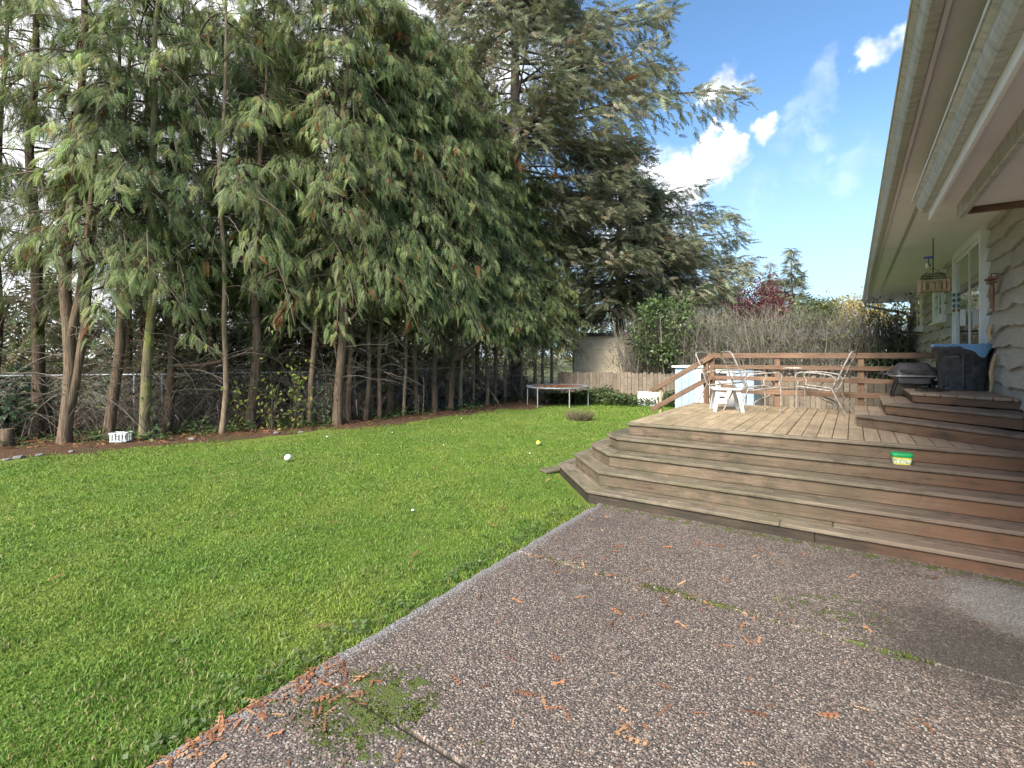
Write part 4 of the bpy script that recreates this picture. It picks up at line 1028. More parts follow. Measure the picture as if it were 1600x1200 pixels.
def dead_twigs(seed, h, n, zb=.8, L=(.5, 1.6)):
    g = np.random.default_rng(seed); az = g.uniform(0, 2*math.pi, n); z = g.uniform(zb, h, n); l = g.uniform(*L, n)
    s = np.linspace(0, 1, 6); out = np.stack([np.cos(az), np.sin(az), np.zeros(n)], 1); lat = np.stack([-np.sin(az), np.cos(az), np.zeros(n)], 1)
    P = out[:, None]*(l[:, None]*s)[..., None]+lat[:, None]*(g.normal(0, .35, n)[:, None]*l[:, None]*s**2)[..., None]
    P[..., 2] += z[:, None]+l[:, None]*(g.uniform(-.1, .7, n)[:, None]*s-g.uniform(.1, .9, n)[:, None]*s**2)
    P += g.normal(0, .02, P.shape)*s[None, :, None]
    return twigs(P, (g.uniform(.006, .014, n))[:, None]*(1-.8*s)[None])
def trunk_mesh(name, seed, h, r, lean=(0, 0), mat=None, n=9, fork=None, flare=1.22, wob=.04, limbs=()):
    g = random.Random(seed); k = 16; pts = []; rad = []
    ph = [g.uniform(0, 6.28) for _ in range(4)]
    for i in range(k):
        s = (i/(k-1))**1.25; z = h*s
        wx = wob*(math.sin(z*1.1+ph[0])+.5*math.sin(z*2.3+ph[1])); wy = wob*(math.sin(z*.9+ph[2])+.5*math.sin(z*2.0+ph[3]))
        pts.append((lean[0]*z+wx-wob*math.sin(ph[0])*(1-s), lean[1]*z+wy-wob*math.sin(ph[2])*(1-s), z-.08)); rad.append(r*((1-s)**.7*.9+.10)*(1+(flare-1)*math.exp(-z/.18)))
    mb = MB().tube(pts, rad, n)
    def at(z):
        for a, b in zip(pts[:-1], pts[1:]):
            if a[2] <= z <= b[2]:
                f = (z-a[2])/(b[2]-a[2]); return Vector(a).lerp(Vector(b), f)
        return Vector(pts[-1])
    for z0, az, L, rr, curve in limbs:
        p = at(z0); o = Vector((math.cos(az), math.sin(az), 0)); q = []
        for i in range(8):
            s = i/7; q.append(p+o*(L*s)+Vector((0, 0, curve[0]*L*s+curve[1]*L*s*s)))
        mb.tube(q, [rr*(1-.65*i/7) for i in range(8)], 7)
    # rough the outline
    mb.v = [(x+g.uniform(-.06, .06)*r, y+g.uniform(-.06, .06)*r, z) for x, y, z in mb.v]
    return mb.mesh(name, mat)

def bark_mesh(name, tw, mat): return npmesh(name, tw[0], tw[1], mat, smooth=True)
crowns = {}
def reg(key, *a, **k):
    tw, lf = cedar_crown(*a, **k); crowns[key] = (bark_mesh('limbs', tw, M['twig']), npmesh('crown', *lf[:2], M['leaf'], lf[2]))
reg('dense1', 11, 10.5, 2.6, 1.75, 130, 54, size=(.09, .30))
reg('dense2', 12, 10.0, 3.0, 1.85, 130, 54, size=(.09, .30))
reg('dense3', 13, 9.6, 2.7, 2.0, 130, 54, size=(.09, .30), dead=.05)
reg('sparse1', 21, 11.5, 4.0, 1.7, 48, 48, size=(.12, .38), topR=.6, T=FRB)
reg('sparse2', 22, 12.0, 3.6, 1.9, 46, 48, size=(.12, .38), topR=.6, T=FRB)
reg('near', 23, 8.0, 2.9, 1.8, 64, 52, size=(.12, .38), topR=.5, T=FRB)
deadtw = [bark_mesh('dead_twigs', dead_twigs(s, hh, nn), M['dead_twig' if s % 2 else 'twig']) for s, hh, nn in ((31, 8.5, 80), (32, 9, 90), (33, 6, 70))]

GC = 'cedars in the row along the lawn'
LBL = {'thin': 'thin pale pole-like cedar trunk in the row behind the lawn', 'mid': 'slender dark trunked cedar in the dense row along the lawn',
       'far': 'thin cedar stem at the fence end of the tree row'}
trees = [  # base px, base py, trunk width px, lean px over 300 px height, crown, bark, label
    (-60, 690, 20, 4, 'sparse2', 'bark', 'dark cedar trunk standing beyond the cut stump'),
    (55, 683, 20, -3, 'sparse1', 'bark', 'straight dark cedar trunk beside the cut stump'),
    (103, 691, 20, 26, 'sparse2', 'bark', 'thick cedar with forked trunk and pale bark scar'),
    (172, 685, 18, 36, 'near', 'bark', 'leaning brown cedar trunk behind the white tray'),
    (223, 684, 17, 22, 'sparse1', 'bark_moss', 'cedar with yellow green moss down its leaning trunk'),
    (260, 676, 16, 20, 'near', 'bark', 'cedar with a long low crooked side limb'),
    (347, 676, 9, 2, 'sparse2', 'bark_pale', 'thin peeled orange tan cedar trunk standing alone'),
    (393, 669, 18, 26, 'near', 'bark', 'brown cedar trunk leaning beside the yellow leaved saplings'),
    (424, 655, 13, 10, 'dense1', 'bark', None), (452, 650, 11, 22, 'dense2', 'bark', None), (482, 661, 9, 16, 'sparse1', 'bark_pale', 'thin pale cedar trunk among yellow leaved saplings'),
    (526, 663, 17, 12, 'dense3', 'bark', 'stout cedar trunk with broken stub and reddish bark'),
    (548, 656, 11, 6, 'dense1', 'bark', None), (571, 656, 9, 20, 'near', 'bark', None), (592, 654, 8, 18, 'dense2', 'bark', None),
    (607, 649, 14, 12, 'dense3', 'bark', None), (631, 649, 6, 4, 'dense1', 'bark_pale', 'thin'), (651, 645, 8, 2, 'dense2', 'bark', None),
    (678, 643, 11, 0, 'dense3', 'bark', None), (704, 641, 11, 4, 'near', 'bark', 'dark cedar trunk with a forking low bough'), (719, 637, 7, 16, 'dense1', 'bark_pale', 'thin'),
    (740, 633, 5, 2, 'dense2', 'bark_pale', 'thin'), (747, 631, 8, 0, 'dense3', 'bark', None), (761, 633, 6, 2, 'dense1', 'bark_pale', 'thin'),
    (773, 630, 8, 6, 'dense2', 'bark', None), (788, 627, 6, 2, 'dense3', 'bark_pale', 'thin'),
    (816, 622, 5, 4, 'dense1', 'bark_pale', 'far'), (835, 620, 6, 10, 'dense2', 'bark_pale', 'far'), (847, 618, 6, 8, 'near', 'bark_pale', 'far'), (862, 617, 6, 4, 'dense3', 'bark_pale', 'far')]
HSC = [(-60, 1), (400, 1), (650, 1.06), (720, 1.02), (800, .93), (862, .83)]
for i, (px, py, wpx, lean, ck, bk, lab) in enumerate(trees):
    b = UZ(px, py, -.02); t = -b[0]*SN+b[1]*CS
    rz = random.uniform(0, 6.28); r = wpx/2*t/F*.9
    key = {'thin': 'thin', 'far': 'far', None: 'mid'}.get(lab)
    tr = thing('cedar_tree', LBL[key] if key else lab, 'tree', b, GC)
    lx = lean/300*1.0; L = (lx*CS, lx*SN)
    hs = (1.14 if 300 < px < 720 else 1.0)*np.interp(px, [p[0] for p in HSC], [p[1] for p in HSC])*random.uniform(.94, 1.06)
    htr = {'n': 7.6, 'd': 9.4, 's': 11.0}[ck[0]]*hs
    limbs = []
    g = random.Random(i*7+1)
    if 'crooked' in (lab or ''): limbs = [(1.45, TH+.1, 1.7, .055, (-.12, .35)), (1.2, TH-.1, .9, .035, (-.1, .5)), (2.2, TH+2.6, 1.2, .05, (.5, .3))]
    elif 'forked' in (lab or ''): limbs = [(.55, TH+.25, .55, .10, (2.6, 6.5)), (2.0, TH, .6, .09, (2.0, 6)), (2.6, TH+2.5, .7, .06, (1.2, .6))]
    elif 'forking' in (lab or ''): limbs = [(1.5, TH, 1.3, .08, (.55, .4)), (1.9, TH+2.8, .9, .05, (.8, .3))]
    else: limbs = [(g.uniform(1.6, 3.4), g.uniform(0, 6.28), g.uniform(.6, 1.3), r*.45, (g.uniform(.2, .8), g.uniform(-.2, .5))) for _ in range(2 if wpx > 9 else 1)]
    link('trunk', trunk_mesh('trunk', 100+i, htr, r, (L[0]*.45, L[1]*.45), M[bk], limbs=limbs, wob=.05 if wpx > 8 else .03), tr, False)
    limb, crown = crowns[ck]
    sc = (random.uniform(.94, 1.08))*(1 if px < 400 else 1.0)
    for nm, me in (('limbs', limb), ('crown', crown), ('dead_twigs', deadtw[i % 3])):
        o = link(nm, me, tr, False); o.rotation_euler = (0, 0, rz); o.scale = (sc, sc, hs)
        o.location = (L[0]*1.4, L[1]*1.4, 0) if nm != 'dead_twigs' else (L[0]*.6, L[1]*.6, 0)
        if nm != 'limbs': o['kind'] = 'stuff'

# a second, looser rank of cedars further back
for i, (sv, bk, ck) in enumerate(((.02, 2.4, 'sparse1'), (.13, 3.4, 'sparse2'), (.25, 3.2, 'sparse1'), (.36, 2.7, 'dense2'), (.41, 3.0, 'dense3'), (.50, 2.4, 'dense1'), (.60, 2.8, 'dense2'), (.72, 2.5, 'dense3'))):
    pth = [UZ(x, y)[:2] for x, y in ((-120, 700), (60, 688), (223, 684), (393, 669), (526, 662), (607, 650), (704, 641), (790, 627), (862, 617))]
    f = sv*(len(pth)-1); j = int(f); a, b = np.array(pth[j]), np.array(pth[j+1]); p = a+(b-a)*(f-j); q = norm(b-a); p = p+np.array([-q[1], q[0]])*bk
    tr = thing('cedar_tree', 'dim cedar standing in the loose rank behind the front row', 'tree', (p[0], p[1], -.03), 'cedars of the rear rank')
    link('trunk', trunk_mesh('trunk', 300+i, 11, .10, (random.uniform(-.02, .02), random.uniform(-.02, .02)), M['bark'], limbs=[(2.2, i*1.3, 1.0, .04, (.4, .2))]), tr, False)
    rz = random.uniform(0, 6.28)
    for nm, me in (('limbs', crowns[ck][0]), ('crown', crowns[ck][1]), ('dead_twigs', deadtw[i % 3])):
        o = link(nm, me, tr, False); o.rotation_euler = (0, 0, rz); o.scale = (1.1, 1.1, 1.12)
        if nm != 'limbs': o['kind'] = 'stuff'
# stump
sb = UZ(10, 694); o = MB().loft([(-.05, .13, .13, 2), (.05, .115, .115, 2), (.28, .10, .10, 2), (.285, .095, .095, 2)], 14, c=(sb[0], sb[1])).build('tree_stump', M['bark'])
prop(o, 'short cut brown tree stump at the bed edge', 'stump')

# ------------------------------------------------------------------ big conifers behind the row
FIR = [(.27, .285, .165), (.205, .225, .13), (.32, .31, .19), (.28, .24, .16), (.14, .155, .09)]
def fir(name, label, base, h, zb, Rm, nb, per, r, seed, extra=(), size=(.34, .62), pw=.9, azb=None, droop=.28):
    g = np.random.default_rng(seed); tr = thing(name, label, 'tree', base)
    link('trunk', trunk_mesh('trunk', seed, h, r, (0, 0), M['bark_fir'], n=12, wob=.03), tr, False)
    z = zb+(h-zb)*np.sort(g.random(nb)); az = g.uniform(0, 2*math.pi, nb); u = (z-zb)/(h-zb); L = Rm*((1-u)**pw*.96+.04)*g.uniform(.55, 1.1, nb)
    z = np.concatenate([z, [e[0] for e in extra]]); az = np.concatenate([az, [e[1] for e in extra]]); L = np.concatenate([L, [e[2] for e in extra]]); nb = len(z)
    up_ = g.uniform(-.05, .22, nb); dr = g.uniform(.6, 1.3, nb)*droop
    for i, e in enumerate(extra): up_[nb-len(extra)+i] = e[3]; dr[nb-len(extra)+i] = e[4]
    out = np.stack([np.cos(az), np.sin(az), np.zeros(nb)], 1); lat = np.stack([-np.sin(az), np.cos(az), np.zeros(nb)], 1); s = np.linspace(0, 1, 8)
    def zz(sv, bi): return up_[bi]*sv-dr[bi]*sv**1.5+dr[bi]*.75*sv**3.2
    P = out[:, None]*(L[:, None]*s)[..., None]; P[..., 2] += z[:, None]+L[:, None]*np.stack([zz(x, np.arange(nb)) for x in s], 1)
    tw = [twigs(P, (.015+.012*L)[:, None]*(1-.88*s)[None])]
    # side shoots hold the sprays
    per_b = np.maximum(6, (per*L/Rm).astype(int)); bi = np.repeat(np.arange(nb), per_b); n = len(bi); ss = g.uniform(.15, 1, n)**.8; sd = g.choice([-1, 1], n)
    w0 = g.random(n)*np.clip((.10+.34*(1-ss))*L[bi], .12, 1.6)
    base_ = out[bi]*(L[bi]*ss+w0*.5)[:, None]+lat[bi]*(sd*w0)[:, None]; base_[:, 2] += z[bi]+L[bi]*zz(ss, bi)-w0*.30-g.random(n)**2*.55+g.normal(0, .06, n)
    D = out[bi]*g.uniform(.3, 1, n)[:, None]+lat[bi]*(sd*g.uniform(.2, .9, n))[:, None]+np.array([0, 0, 1.])*g.uniform(-.85, .15, n)[:, None]+g.normal(0, .15, (n, 3))
    N = np.array([0, 0, 1.])+g.normal(0, .5, (n, 3)); col = green(g, n, FIR, (3, 3, 2, 1.6, 1.5), .25, .012)*g.uniform(.7, 1.25, nb)[bi][:, None]
    lf = scatter(NE, base_, D, N, g.uniform(*size, n), col)
    link('limbs', bark_mesh('limbs', tw[0], M['bark_fir']), tr, False)
    c = link('crown', npmesh('crown', lf[0], lf[1], M['leaf'], lf[2]), tr, False); c['kind'] = 'stuff'
    return tr
def at_t(px, t): q = UT(px, HY, t); return (q[0], q[1], -.05)
azr = TH                                        # direction that runs to the right in the photograph
fir('fir_tree', 'tall fir with long drooping boughs rising behind the cedar row', at_t(806, 20.5), 24, 6.2, 5.9, 195, 235, .30, 41,
    extra=[(11.3, azr+.02, 9.2, .10, -.20), (12.6, azr-.15, 6.3, .12, .18), (13.8, azr+.15, 6.2, .15, .2), (10.2, azr-.05, 5.4, .05, .15), (9.4, azr+.2, 5.0, .0, .2), (14.8, azr-.05, 6.2, .2, .2), (15.8, azr+.1, 6.2, .2, .2),
           (8.4, azr, 4.8, 0, .25), (9.0, azr-.5, 5, 0, .25), (11, azr-.6, 6, .05, .25), (13, azr-.5, 6, .05, .25), (12, azr+.5, 6, .05, .25)], pw=.55)
fir('fir_tree', 'broad lower conifer spreading over the back fence beside tall fir', at_t(968, 24), 11.8, 3.6, 6.2, 130, 230, .24, 42, pw=.8, droop=.35,
    extra=[(7.4, azr, 6.0, .12, .2), (8.3, azr+.1, 5.2, .2, .2), (6.4, azr-.1, 6.0, .05, .2), (9.2, azr, 4.0, .3, .2), (5.6, azr+.15, 5.6, .02, .25), (6.0, azr-.3, 5.4, .05, .25), (7.0, azr+.3, 5.4, .1, .25), (7.9, azr-.2, 5.2, .15, .25), (8.8, azr+.2, 4.4, .2, .25), (5.2, azr-.1, 5.2, .0, .25), (6.7, azr+.08, 5.7, .08, .25)])
fir('fir_tree', 'dark fir trunk and boughs hidden deep behind the cedars', at_t(690, 23), 20, 7.5, 4.6, 90, 90, .26, 43)
fir('spruce_tree', 'distant pointed conifer rising above the brown hedge', at_t(1237, 62), 15.2, 2, 4.4, 90, 60, .25, 44, size=(.7, 1.1), pw=.9)
fir('spruce_tree', 'smaller distant conifer between red maple and pointed conifer', at_t(1203, 66), 14.2, 2, 3.4, 70, 55, .22, 45, size=(.7, 1.1), pw=.9)

# ------------------------------------------------------------------ broadleaf trees and shrubs
def leafy(name, label, base, h, zb, rad, pal, w, n, size, seed, cat='tree', group=None, trunk_r=.12, T=LF, mat='leaf', nlimb=26, shape=1.0):
    g = np.random.default_rng(seed); tr = thing(name, label, cat, base, group)
    link('trunk', trunk_mesh('trunk', seed, max(.5, (zb+h)*.5), trunk_r, (0, 0), M['bark'], wob=.05), tr, False)
    # clumped crown: limb ends carry clusters
    d = norm(g.normal(0, 1, (nlimb, 3))); rr = g.uniform(.45, 1, nlimb)**.5
    cz = (h+zb)/2; hz = (h-zb)/2; ends = d*rr[:, None]*np.array([rad, rad, hz])*.82+np.array([0, 0, cz])
    s = np.linspace(0, 1, 6); root = np.array([0, 0, zb*.7]); P = root+(ends-root)[:, None]*s[None, :, None]; P += np.array([0, 0, 1])*(np.sin(s*math.pi)*.12*hz)[None, :, None]
    link('limbs', bark_mesh('limbs', twigs(P, np.full((nlimb, 1), trunk_r*.35)*(1-.85*s)[None]), M['twig']), tr, False)
    ci = g.integers(0, nlimb, n); off = norm(g.normal(0, 1, (n, 3)))*(g.random((n, 1))**.45)*np.array([rad, rad, hz])*.36
    pos = ends[ci]+off; D = norm(off)+g.normal(0, .5, (n, 3))+np.array([0, 0, -.25]); N = np.array([0, 0, 1.])+g.normal(0, .6, (n, 3))
    col = green(g, n, pal, w, .25)*g.uniform(.75, 1.2, nlimb)[ci][:, None]
    lf = scatter(T, pos, D, N, g.uniform(*size, n), col)
    c = link('crown', npmesh('crown', lf[0], lf[1], M[mat], lf[2]), tr, False); c['kind'] = 'stuff'; return tr
RED = [(.17, .045, .05), (.11, .03, .035), (.22, .08, .07)]
leafy('maple_tree', 'dark red leaved maple rising above the bare hedge', at_t(1180, 34), 7.3, 3.0, 2.6, RED, (3, 2, 1), 7000, (.14, .24), 51)
leafy('birch_tree', 'golden yellow autumn tree behind the hedge near the house', at_t(1325, 44), 7.0, 2.5, 3.3, [(.52, .39, .12), (.44, .34, .12), (.34, .31, .10)], (3, 2, 1), 4200, (.2, .32), 52)
leafy('broadleaf_tree', 'rounded green tree between distant conifer and yellow tree', at_t(1280, 40), 6.4, 2.5, 1.8, [(.12, .16, .05), (.17, .19, .06), (.08, .11, .035)], (3, 2, 2), 3600, (.16, .26), 53)
leafy('broadleaf_tree', 'loose yellow green tree behind the glossy leaved shrub', at_t(1090, 30), 6.2, 2.6, 2.2, [(.22, .24, .08), (.16, .18, .07), (.28, .24, .12)], (3, 2, 1), 3600, (.12, .2), 54)
leafy('broadleaf_tree', 'pale bare twigged tree behind the tan shed wall', at_t(985, 30), 5.4, 2.0, 2.3, [(.33, .25, .20), (.25, .22, .12), (.38, .30, .25)], (3, 2, 2), 2600, (.08, .16), 55)
GL = [(.060, .095, .030), (.095, .145, .045), (.14, .19, .08), (.035, .055, .02)]
sh = UY(1052, 600, 18.3)
leafy('evergreen_shrub', 'glossy dark green leaved shrub above the fence and blue shed', (sh[0]-.3, 18.4, -.05), 3.9, .9, 1.55, GL, (3, 3, 2, 2), 4200, (.11, .19), 56, 'shrub', mat='gloss_leaf', trunk_r=.06, nlimb=30)
sh = UY(1390, 600, 18.3)
leafy('evergreen_shrub', 'low leafy green shrub beside the house corner above railing', (sh[0], 18.5, -.05), 2.5, .4, .85, GL, (3, 3, 2, 2), 1900, (.10, .18), 57, 'shrub', mat='gloss_leaf', trunk_r=.04, nlimb=18)
sl = UZ(-25, 690)
leafy('evergreen_shrub', 'dark large leaved shrub beside the stump at bed edge', (sl[0]-.6, sl[1]+.3, -.03), 1.5, .15, .85, [(.05, .085, .04), (.08, .12, .06), (.12, .16, .10)], (3, 3, 1), 900, (.13, .22), 58, 'shrub', mat='gloss_leaf', trunk_r=.03, nlimb=16)

# bare clipped hedge: each shrub its own thing
def hedge_shrub(seed, hgt=3.2, w=1.25, n=120):
    g = np.random.default_rng(seed); s = np.linspace(0, 1, 7); out_paths = []; out_rad = []
    bx = g.normal(0, .22, n); byy = g.normal(0, .22, n); tx = bx*1.2+g.uniform(-w, w, n)*.8; tyy = byy+g.uniform(-.6, .6, n); hh = hgt*g.uniform(.6, 1.06, n)
    P = np.zeros((n, 7, 3)); e = s**.75
    P[..., 0] = bx[:, None]+(tx-bx)[:, None]*e; P[..., 1] = byy[:, None]+(tyy-byy)[:, None]*e; P[..., 2] = hh[:, None]*s
    P += g.normal(0, .035, P.shape)*np.minimum(1, s*3)[None, :, None]
    rad = g.uniform(.010, .022, n)[:, None]*(1-.75*s)[None]; rad[:12] *= 2.2
    main = P
    m = n*5; bi = g.integers(0, n, m); k = g.integers(1, 6, m); st = main[bi, k]; L = g.uniform(.35, 1.1, m); dx = g.normal(0, .55, m); dy = g.normal(0, .55, m)
    Q = st[:, None]+np.stack([dx*L, dy*L, L], 1)[:, None]*s[None, :, None]; Q[..., 0] += (g.normal(0, .08, m)[:, None]*np.sin(s*3)); Q[..., 2] = np.minimum(Q[..., 2], hgt*1.04+g.random(m)[:, None]*.25)
    rq = g.uniform(.004, .008, m)[:, None]*(1-.6*s)[None]
    a = twigs(main, rad); b = twigs(Q[:, ::2], rq[:, ::2]); o = len(a[0])
    nl = 1700; li = g.integers(0, m, nl); lp = Q[li, g.integers(2, 7, nl)]; col = green(g, nl, [(.17, .20, .08), (.10, .135, .05), (.27, .23, .11), (.06, .08, .03)], (3, 3, 1, 2), .3)
    lf = scatter(LF, lp, g.normal(0, 1, (nl, 3)), np.array([0, 0, 1.])+g.normal(0, .5, (nl, 3)), g.uniform(.06, .12, nl), col)
    return npmesh('stems', np.concatenate([a[0], b[0]]), np.concatenate([a[1], b[1]+o]), M['hedge_twig'], smooth=True), npmesh('leaves', lf[0], lf[1], M['leaf'], lf[2])
hv = [hedge_shrub(s) for s in (61, 62, 63)]
x0, x1 = UY(1000, 555, 18.6)[0], 1.4
xs = np.arange(x0, x1+.3, .92)
for i, x in enumerate(xs):
    y = 18.55+random.uniform(-.2, .2)
    t = thing('hedge_shrub', 'bare brown twiggy shrub in the clipped hedge behind the fence', 'shrub', (x, y, -.06), 'bare shrubs of the clipped back hedge')
    rz = random.uniform(0, 6.28)
    for nm, me in zip(('stems', 'leaves'), hv[i % 3]):
        o = link(nm, me, t, False); o.rotation_euler = (0, 0, rz if i % 2 else rz+2); o.scale = (1, 1, random.uniform(.96, 1.04)); o['kind'] = 'stuff'
    
# ------------------------------------------------------------------ undergrowth under and behind the row
def hedge_line(s, back=0.0):
    """point along the row of trunks, s 0..1, moved back from the lawn"""
    A = [UZ(x, y)[:2] for x, y in ((-120, 700), (60, 688), (223, 684), (393, 669), (526, 662), (607, 650), (704, 641), (790, 627), (862, 617))]
    A = np.array(A); seg = np.linalg.norm(np.diff(A, axis=0), axis=1); c = np.concatenate([[0], np.cumsum(seg)])/seg.sum()
    p = np.array([np.interp(s, c, A[:, 0]), np.interp(s, c, A[:, 1])]).T
    e = 1e-3; q = np.array([np.interp(np.clip(s+e, 0, 1), c, A[:, 0])-np.interp(np.clip(s-e, 0, 1), c, A[:, 0]), np.interp(np.clip(s+e, 0, 1), c, A[:, 1])-np.interp(np.clip(s-e, 0, 1), c, A[:, 1])]).T
    q = norm(q); nrm = np.stack([-q[:, 1], q[:, 0]], 1); return p+nrm*np.asarray(back).reshape(-1, 1)
def thicket():
    g = np.random.default_rng(71); n = 3000; s = g.random(n); back = g.uniform(.3, 2.6, n); P0 = hedge_line(s, back); L = g.uniform(.8, 2.8, n); az = g.uniform(0, 6.28, n)
    k = np.linspace(0, 1, 6); out = np.stack([np.cos(az), np.sin(az)], 1)*(L*g.uniform(.2, .9, n))[:, None]
    P = np.zeros((n, 6, 3)); P[..., :2] = P0[:, None]+out[:, None]*k[None, :, None]; P[..., 2] = -.05+L[:, None]*(g.uniform(.8, 1.3, n)[:, None]*k-g.uniform(.2, 1.0, n)[:, None]*k**2)
    P += g.normal(0, .05, P.shape)*k[None, :, None]
    a = twigs(P, g.uniform(.004, .011, n)[:, None]*(1-.7*k)[None])
    o = link('brush_twigs', npmesh('brush_twigs', a[0], a[1], M['dead_twig'], smooth=True)); prop(o, 'tangled bare brown brush behind the cedar trunks', 'brush', kind='stuff')
    # leaves of the understorey: brown-green, ivy low down
    n = 15000; s = g.random(n); back = g.uniform(.6, 3.6, n); z = g.uniform(0, 1, n)**1.2*(1.0+2.6*np.clip(vnoise(np.stack([s*60, back], 1), .5, 9), 0, 1))
    P = np.concatenate([hedge_line(s, back), z[:, None]], 1)
    col = green(g, n, [(.09, .115, .04), (.15, .125, .06), (.06, .065, .03), (.20, .145, .07), (.24, .25, .08)], (3, 3, 3, 2, 1), .3)
    lf = scatter(LF, P, g.normal(0, 1, (n, 3)), np.array([0, 0, 1.])+g.normal(0, .7, (n, 3)), g.uniform(.07, .15, n), col)
    o = link('brush_leaves', npmesh('brush_leaves', lf[0], lf[1], M['leaf'], lf[2])); prop(o, 'dark brown green undergrowth leaves behind the cedar trunks', 'undergrowth', kind='stuff')
    # ivy and weeds at the foot of the trunks
    n = 6600; s = np.concatenate([g.beta(1, 2.2, n//2), g.random(n-n//2)]); back = g.normal(.15, .38, n); k = vnoise(np.stack([s*80, back*2], 1), .8, 4); keep = k > .45; s, back, k = s[keep], back[keep], k[keep]; n = len(s)
    P = np.concatenate([hedge_line(s, back), (g.random(n)**1.5*.28*(k-.3)*2)[:, None]-.01], 1)
    col = green(g, n, [(.11, .17, .06), (.07, .12, .04), (.19, .23, .09)], (3, 3, 1), .25)
    lf = scatter(LF, P, np.stack([*g.normal(0, 1, (2, n)), g.normal(.1, .3, n)], 1), np.array([0, 0, 1.])+g.normal(0, .35, (n, 3)), g.uniform(.05, .12, n), col)
    o = link('ivy', npmesh('ivy', lf[0], lf[1], M['leaf'], lf[2])); prop(o, 'low green ivy and weeds around the cedar trunk bases', 'ivy', kind='stuff')
thicket()
# young saplings with pale leaves among the trunks
def sapling(px, py, hgt, n, seed, label, pal):
    g = np.random.default_rng(seed); b = UZ(px, py, -.02); t = thing('sapling', label, 'sapling', b, 'saplings among the cedar trunks'); m = 7; k = np.linspace(0, 1, 7); az = g.uniform(0, 6.28, m)
    P = np.zeros((m, 7, 3)); r_ = g.uniform(.1, .5, m)
    P[..., 0] = (np.cos(az)*r_)[:, None]*k; P[..., 1] = (np.sin(az)*r_)[:, None]*k; P[..., 2] = hgt*g.uniform(.5, 1, m)[:, None]*k-.03; P += g.normal(0, .03, P.shape)*k[None, :, None]
    a = twigs(P, g.uniform(.006, .012, m)[:, None]*(1-.7*k)[None]); link('stems', npmesh('stems', a[0], a[1], M['twig'], smooth=True), t, False)
    i = g.integers(0, m, n); j = g.integers(1, 7, n); pos = P[i, j]+g.normal(0, .12, (n, 3)); pos[:, 2] = np.maximum(pos[:, 2], .03)
    lf = scatter(LF, pos, g.normal(0, 1, (n, 3))+np.array([0, 0, -.4]), np.array([0, 0, 1.])+g.normal(0, .5, (n, 3)), g.uniform(.07, .14, n), green(g, n, pal, [1]*len(pal), .2))
    c = link('leaves', npmesh('leaves', lf[0], lf[1], M['leaf'], lf[2]), t, False); c['kind'] = 'stuff'
YG = [(.30, .33, .08), (.20, .27, .08), (.42, .38, .08)]; PG = [(.13, .21, .09), (.17, .25, .12)]
sapling(425, 672, 1.5, 110, 81, 'yellow leaved sapling between leaning brown cedar and thin pale trunk', YG)
sapling(460, 668, 1.9, 150, 82, 'tall yellow green sapling growing against the thin pale trunk', YG)
sapling(500, 664, 1.0, 100, 83, 'low green sapling beside the stout reddish cedar trunk', PG)
sapling(242, 684, .75, 40, 84, 'small broad leaved sapling between mossy cedar and crooked limbed cedar', PG)
sapling(372, 672, 1.6, 80, 85, 'sparse yellow green sapling beside the thin peeled cedar', YG)

# dark neighbouring hedge mass behind the row (reads as one wall of foliage)
def backwood():
    g = np.random.default_rng(91); n = 5500; s = g.random(n); back = g.uniform(3.4, 6.5, n); top = 1.6+3.6*vnoise(np.stack([s*25, back*.3], 1), .55, 12); z = g.random(n)**.8*top
    P = np.concatenate([hedge_line(s, back), z[:, None]], 1)
    col = green(g, n, [(.06, .08, .035), (.12, .095, .055), (.16, .12, .065), (.08, .10, .045), (.32, .27, .08)], (3, 3, 2, 2, .5), .3)
    lf = scatter(FR2, P, g.normal(0, 1, (n, 3))+np.array([0, 0, -.5]), np.array([0, 0, 1.])+g.normal(0, .6, (n, 3)), g.uniform(.3, .6, n), col)
    o = link('neighbouring_woodland', npmesh('neighbouring_woodland', lf[0], lf[1], M['leaf'], lf[2])); prop(o, 'dark brown woodland mass behind the cedar row', 'woodland', kind='stuff')
backwood()
def distant():
    g = np.random.default_rng(92); n = 5000; a = g.uniform(R(20), R(185), n); rr = g.uniform(55, 85, n); P2 = np.stack([np.cos(a)*rr, np.sin(a)*rr], 1)
    top = 4.0+5.0*vnoise(np.stack([a*60, rr*.05], 1), .55, 13); z = g.random(n)**.8*top
    col = green(g, n, [(.07, .09, .04), (.10, .11, .05), (.13, .11, .06), (.18, .16, .06)], (3, 3, 2, 1), .25)
    lf = scatter(FR2, np.concatenate([P2, z[:, None]], 1), g.normal(0, 1, (n, 3))+np.array([0, 0, -.3]), np.array([0, 0, 1.])+g.normal(0, .6, (n, 3)), g.uniform(1.5, 2.8, n), col)
    o = link('distant_woodland', npmesh('distant_woodland', lf[0], lf[1], M['leaf'], lf[2])); prop(o, 'low distant tree line beyond the neighbouring gardens', 'woodland', kind='stuff')
distant()

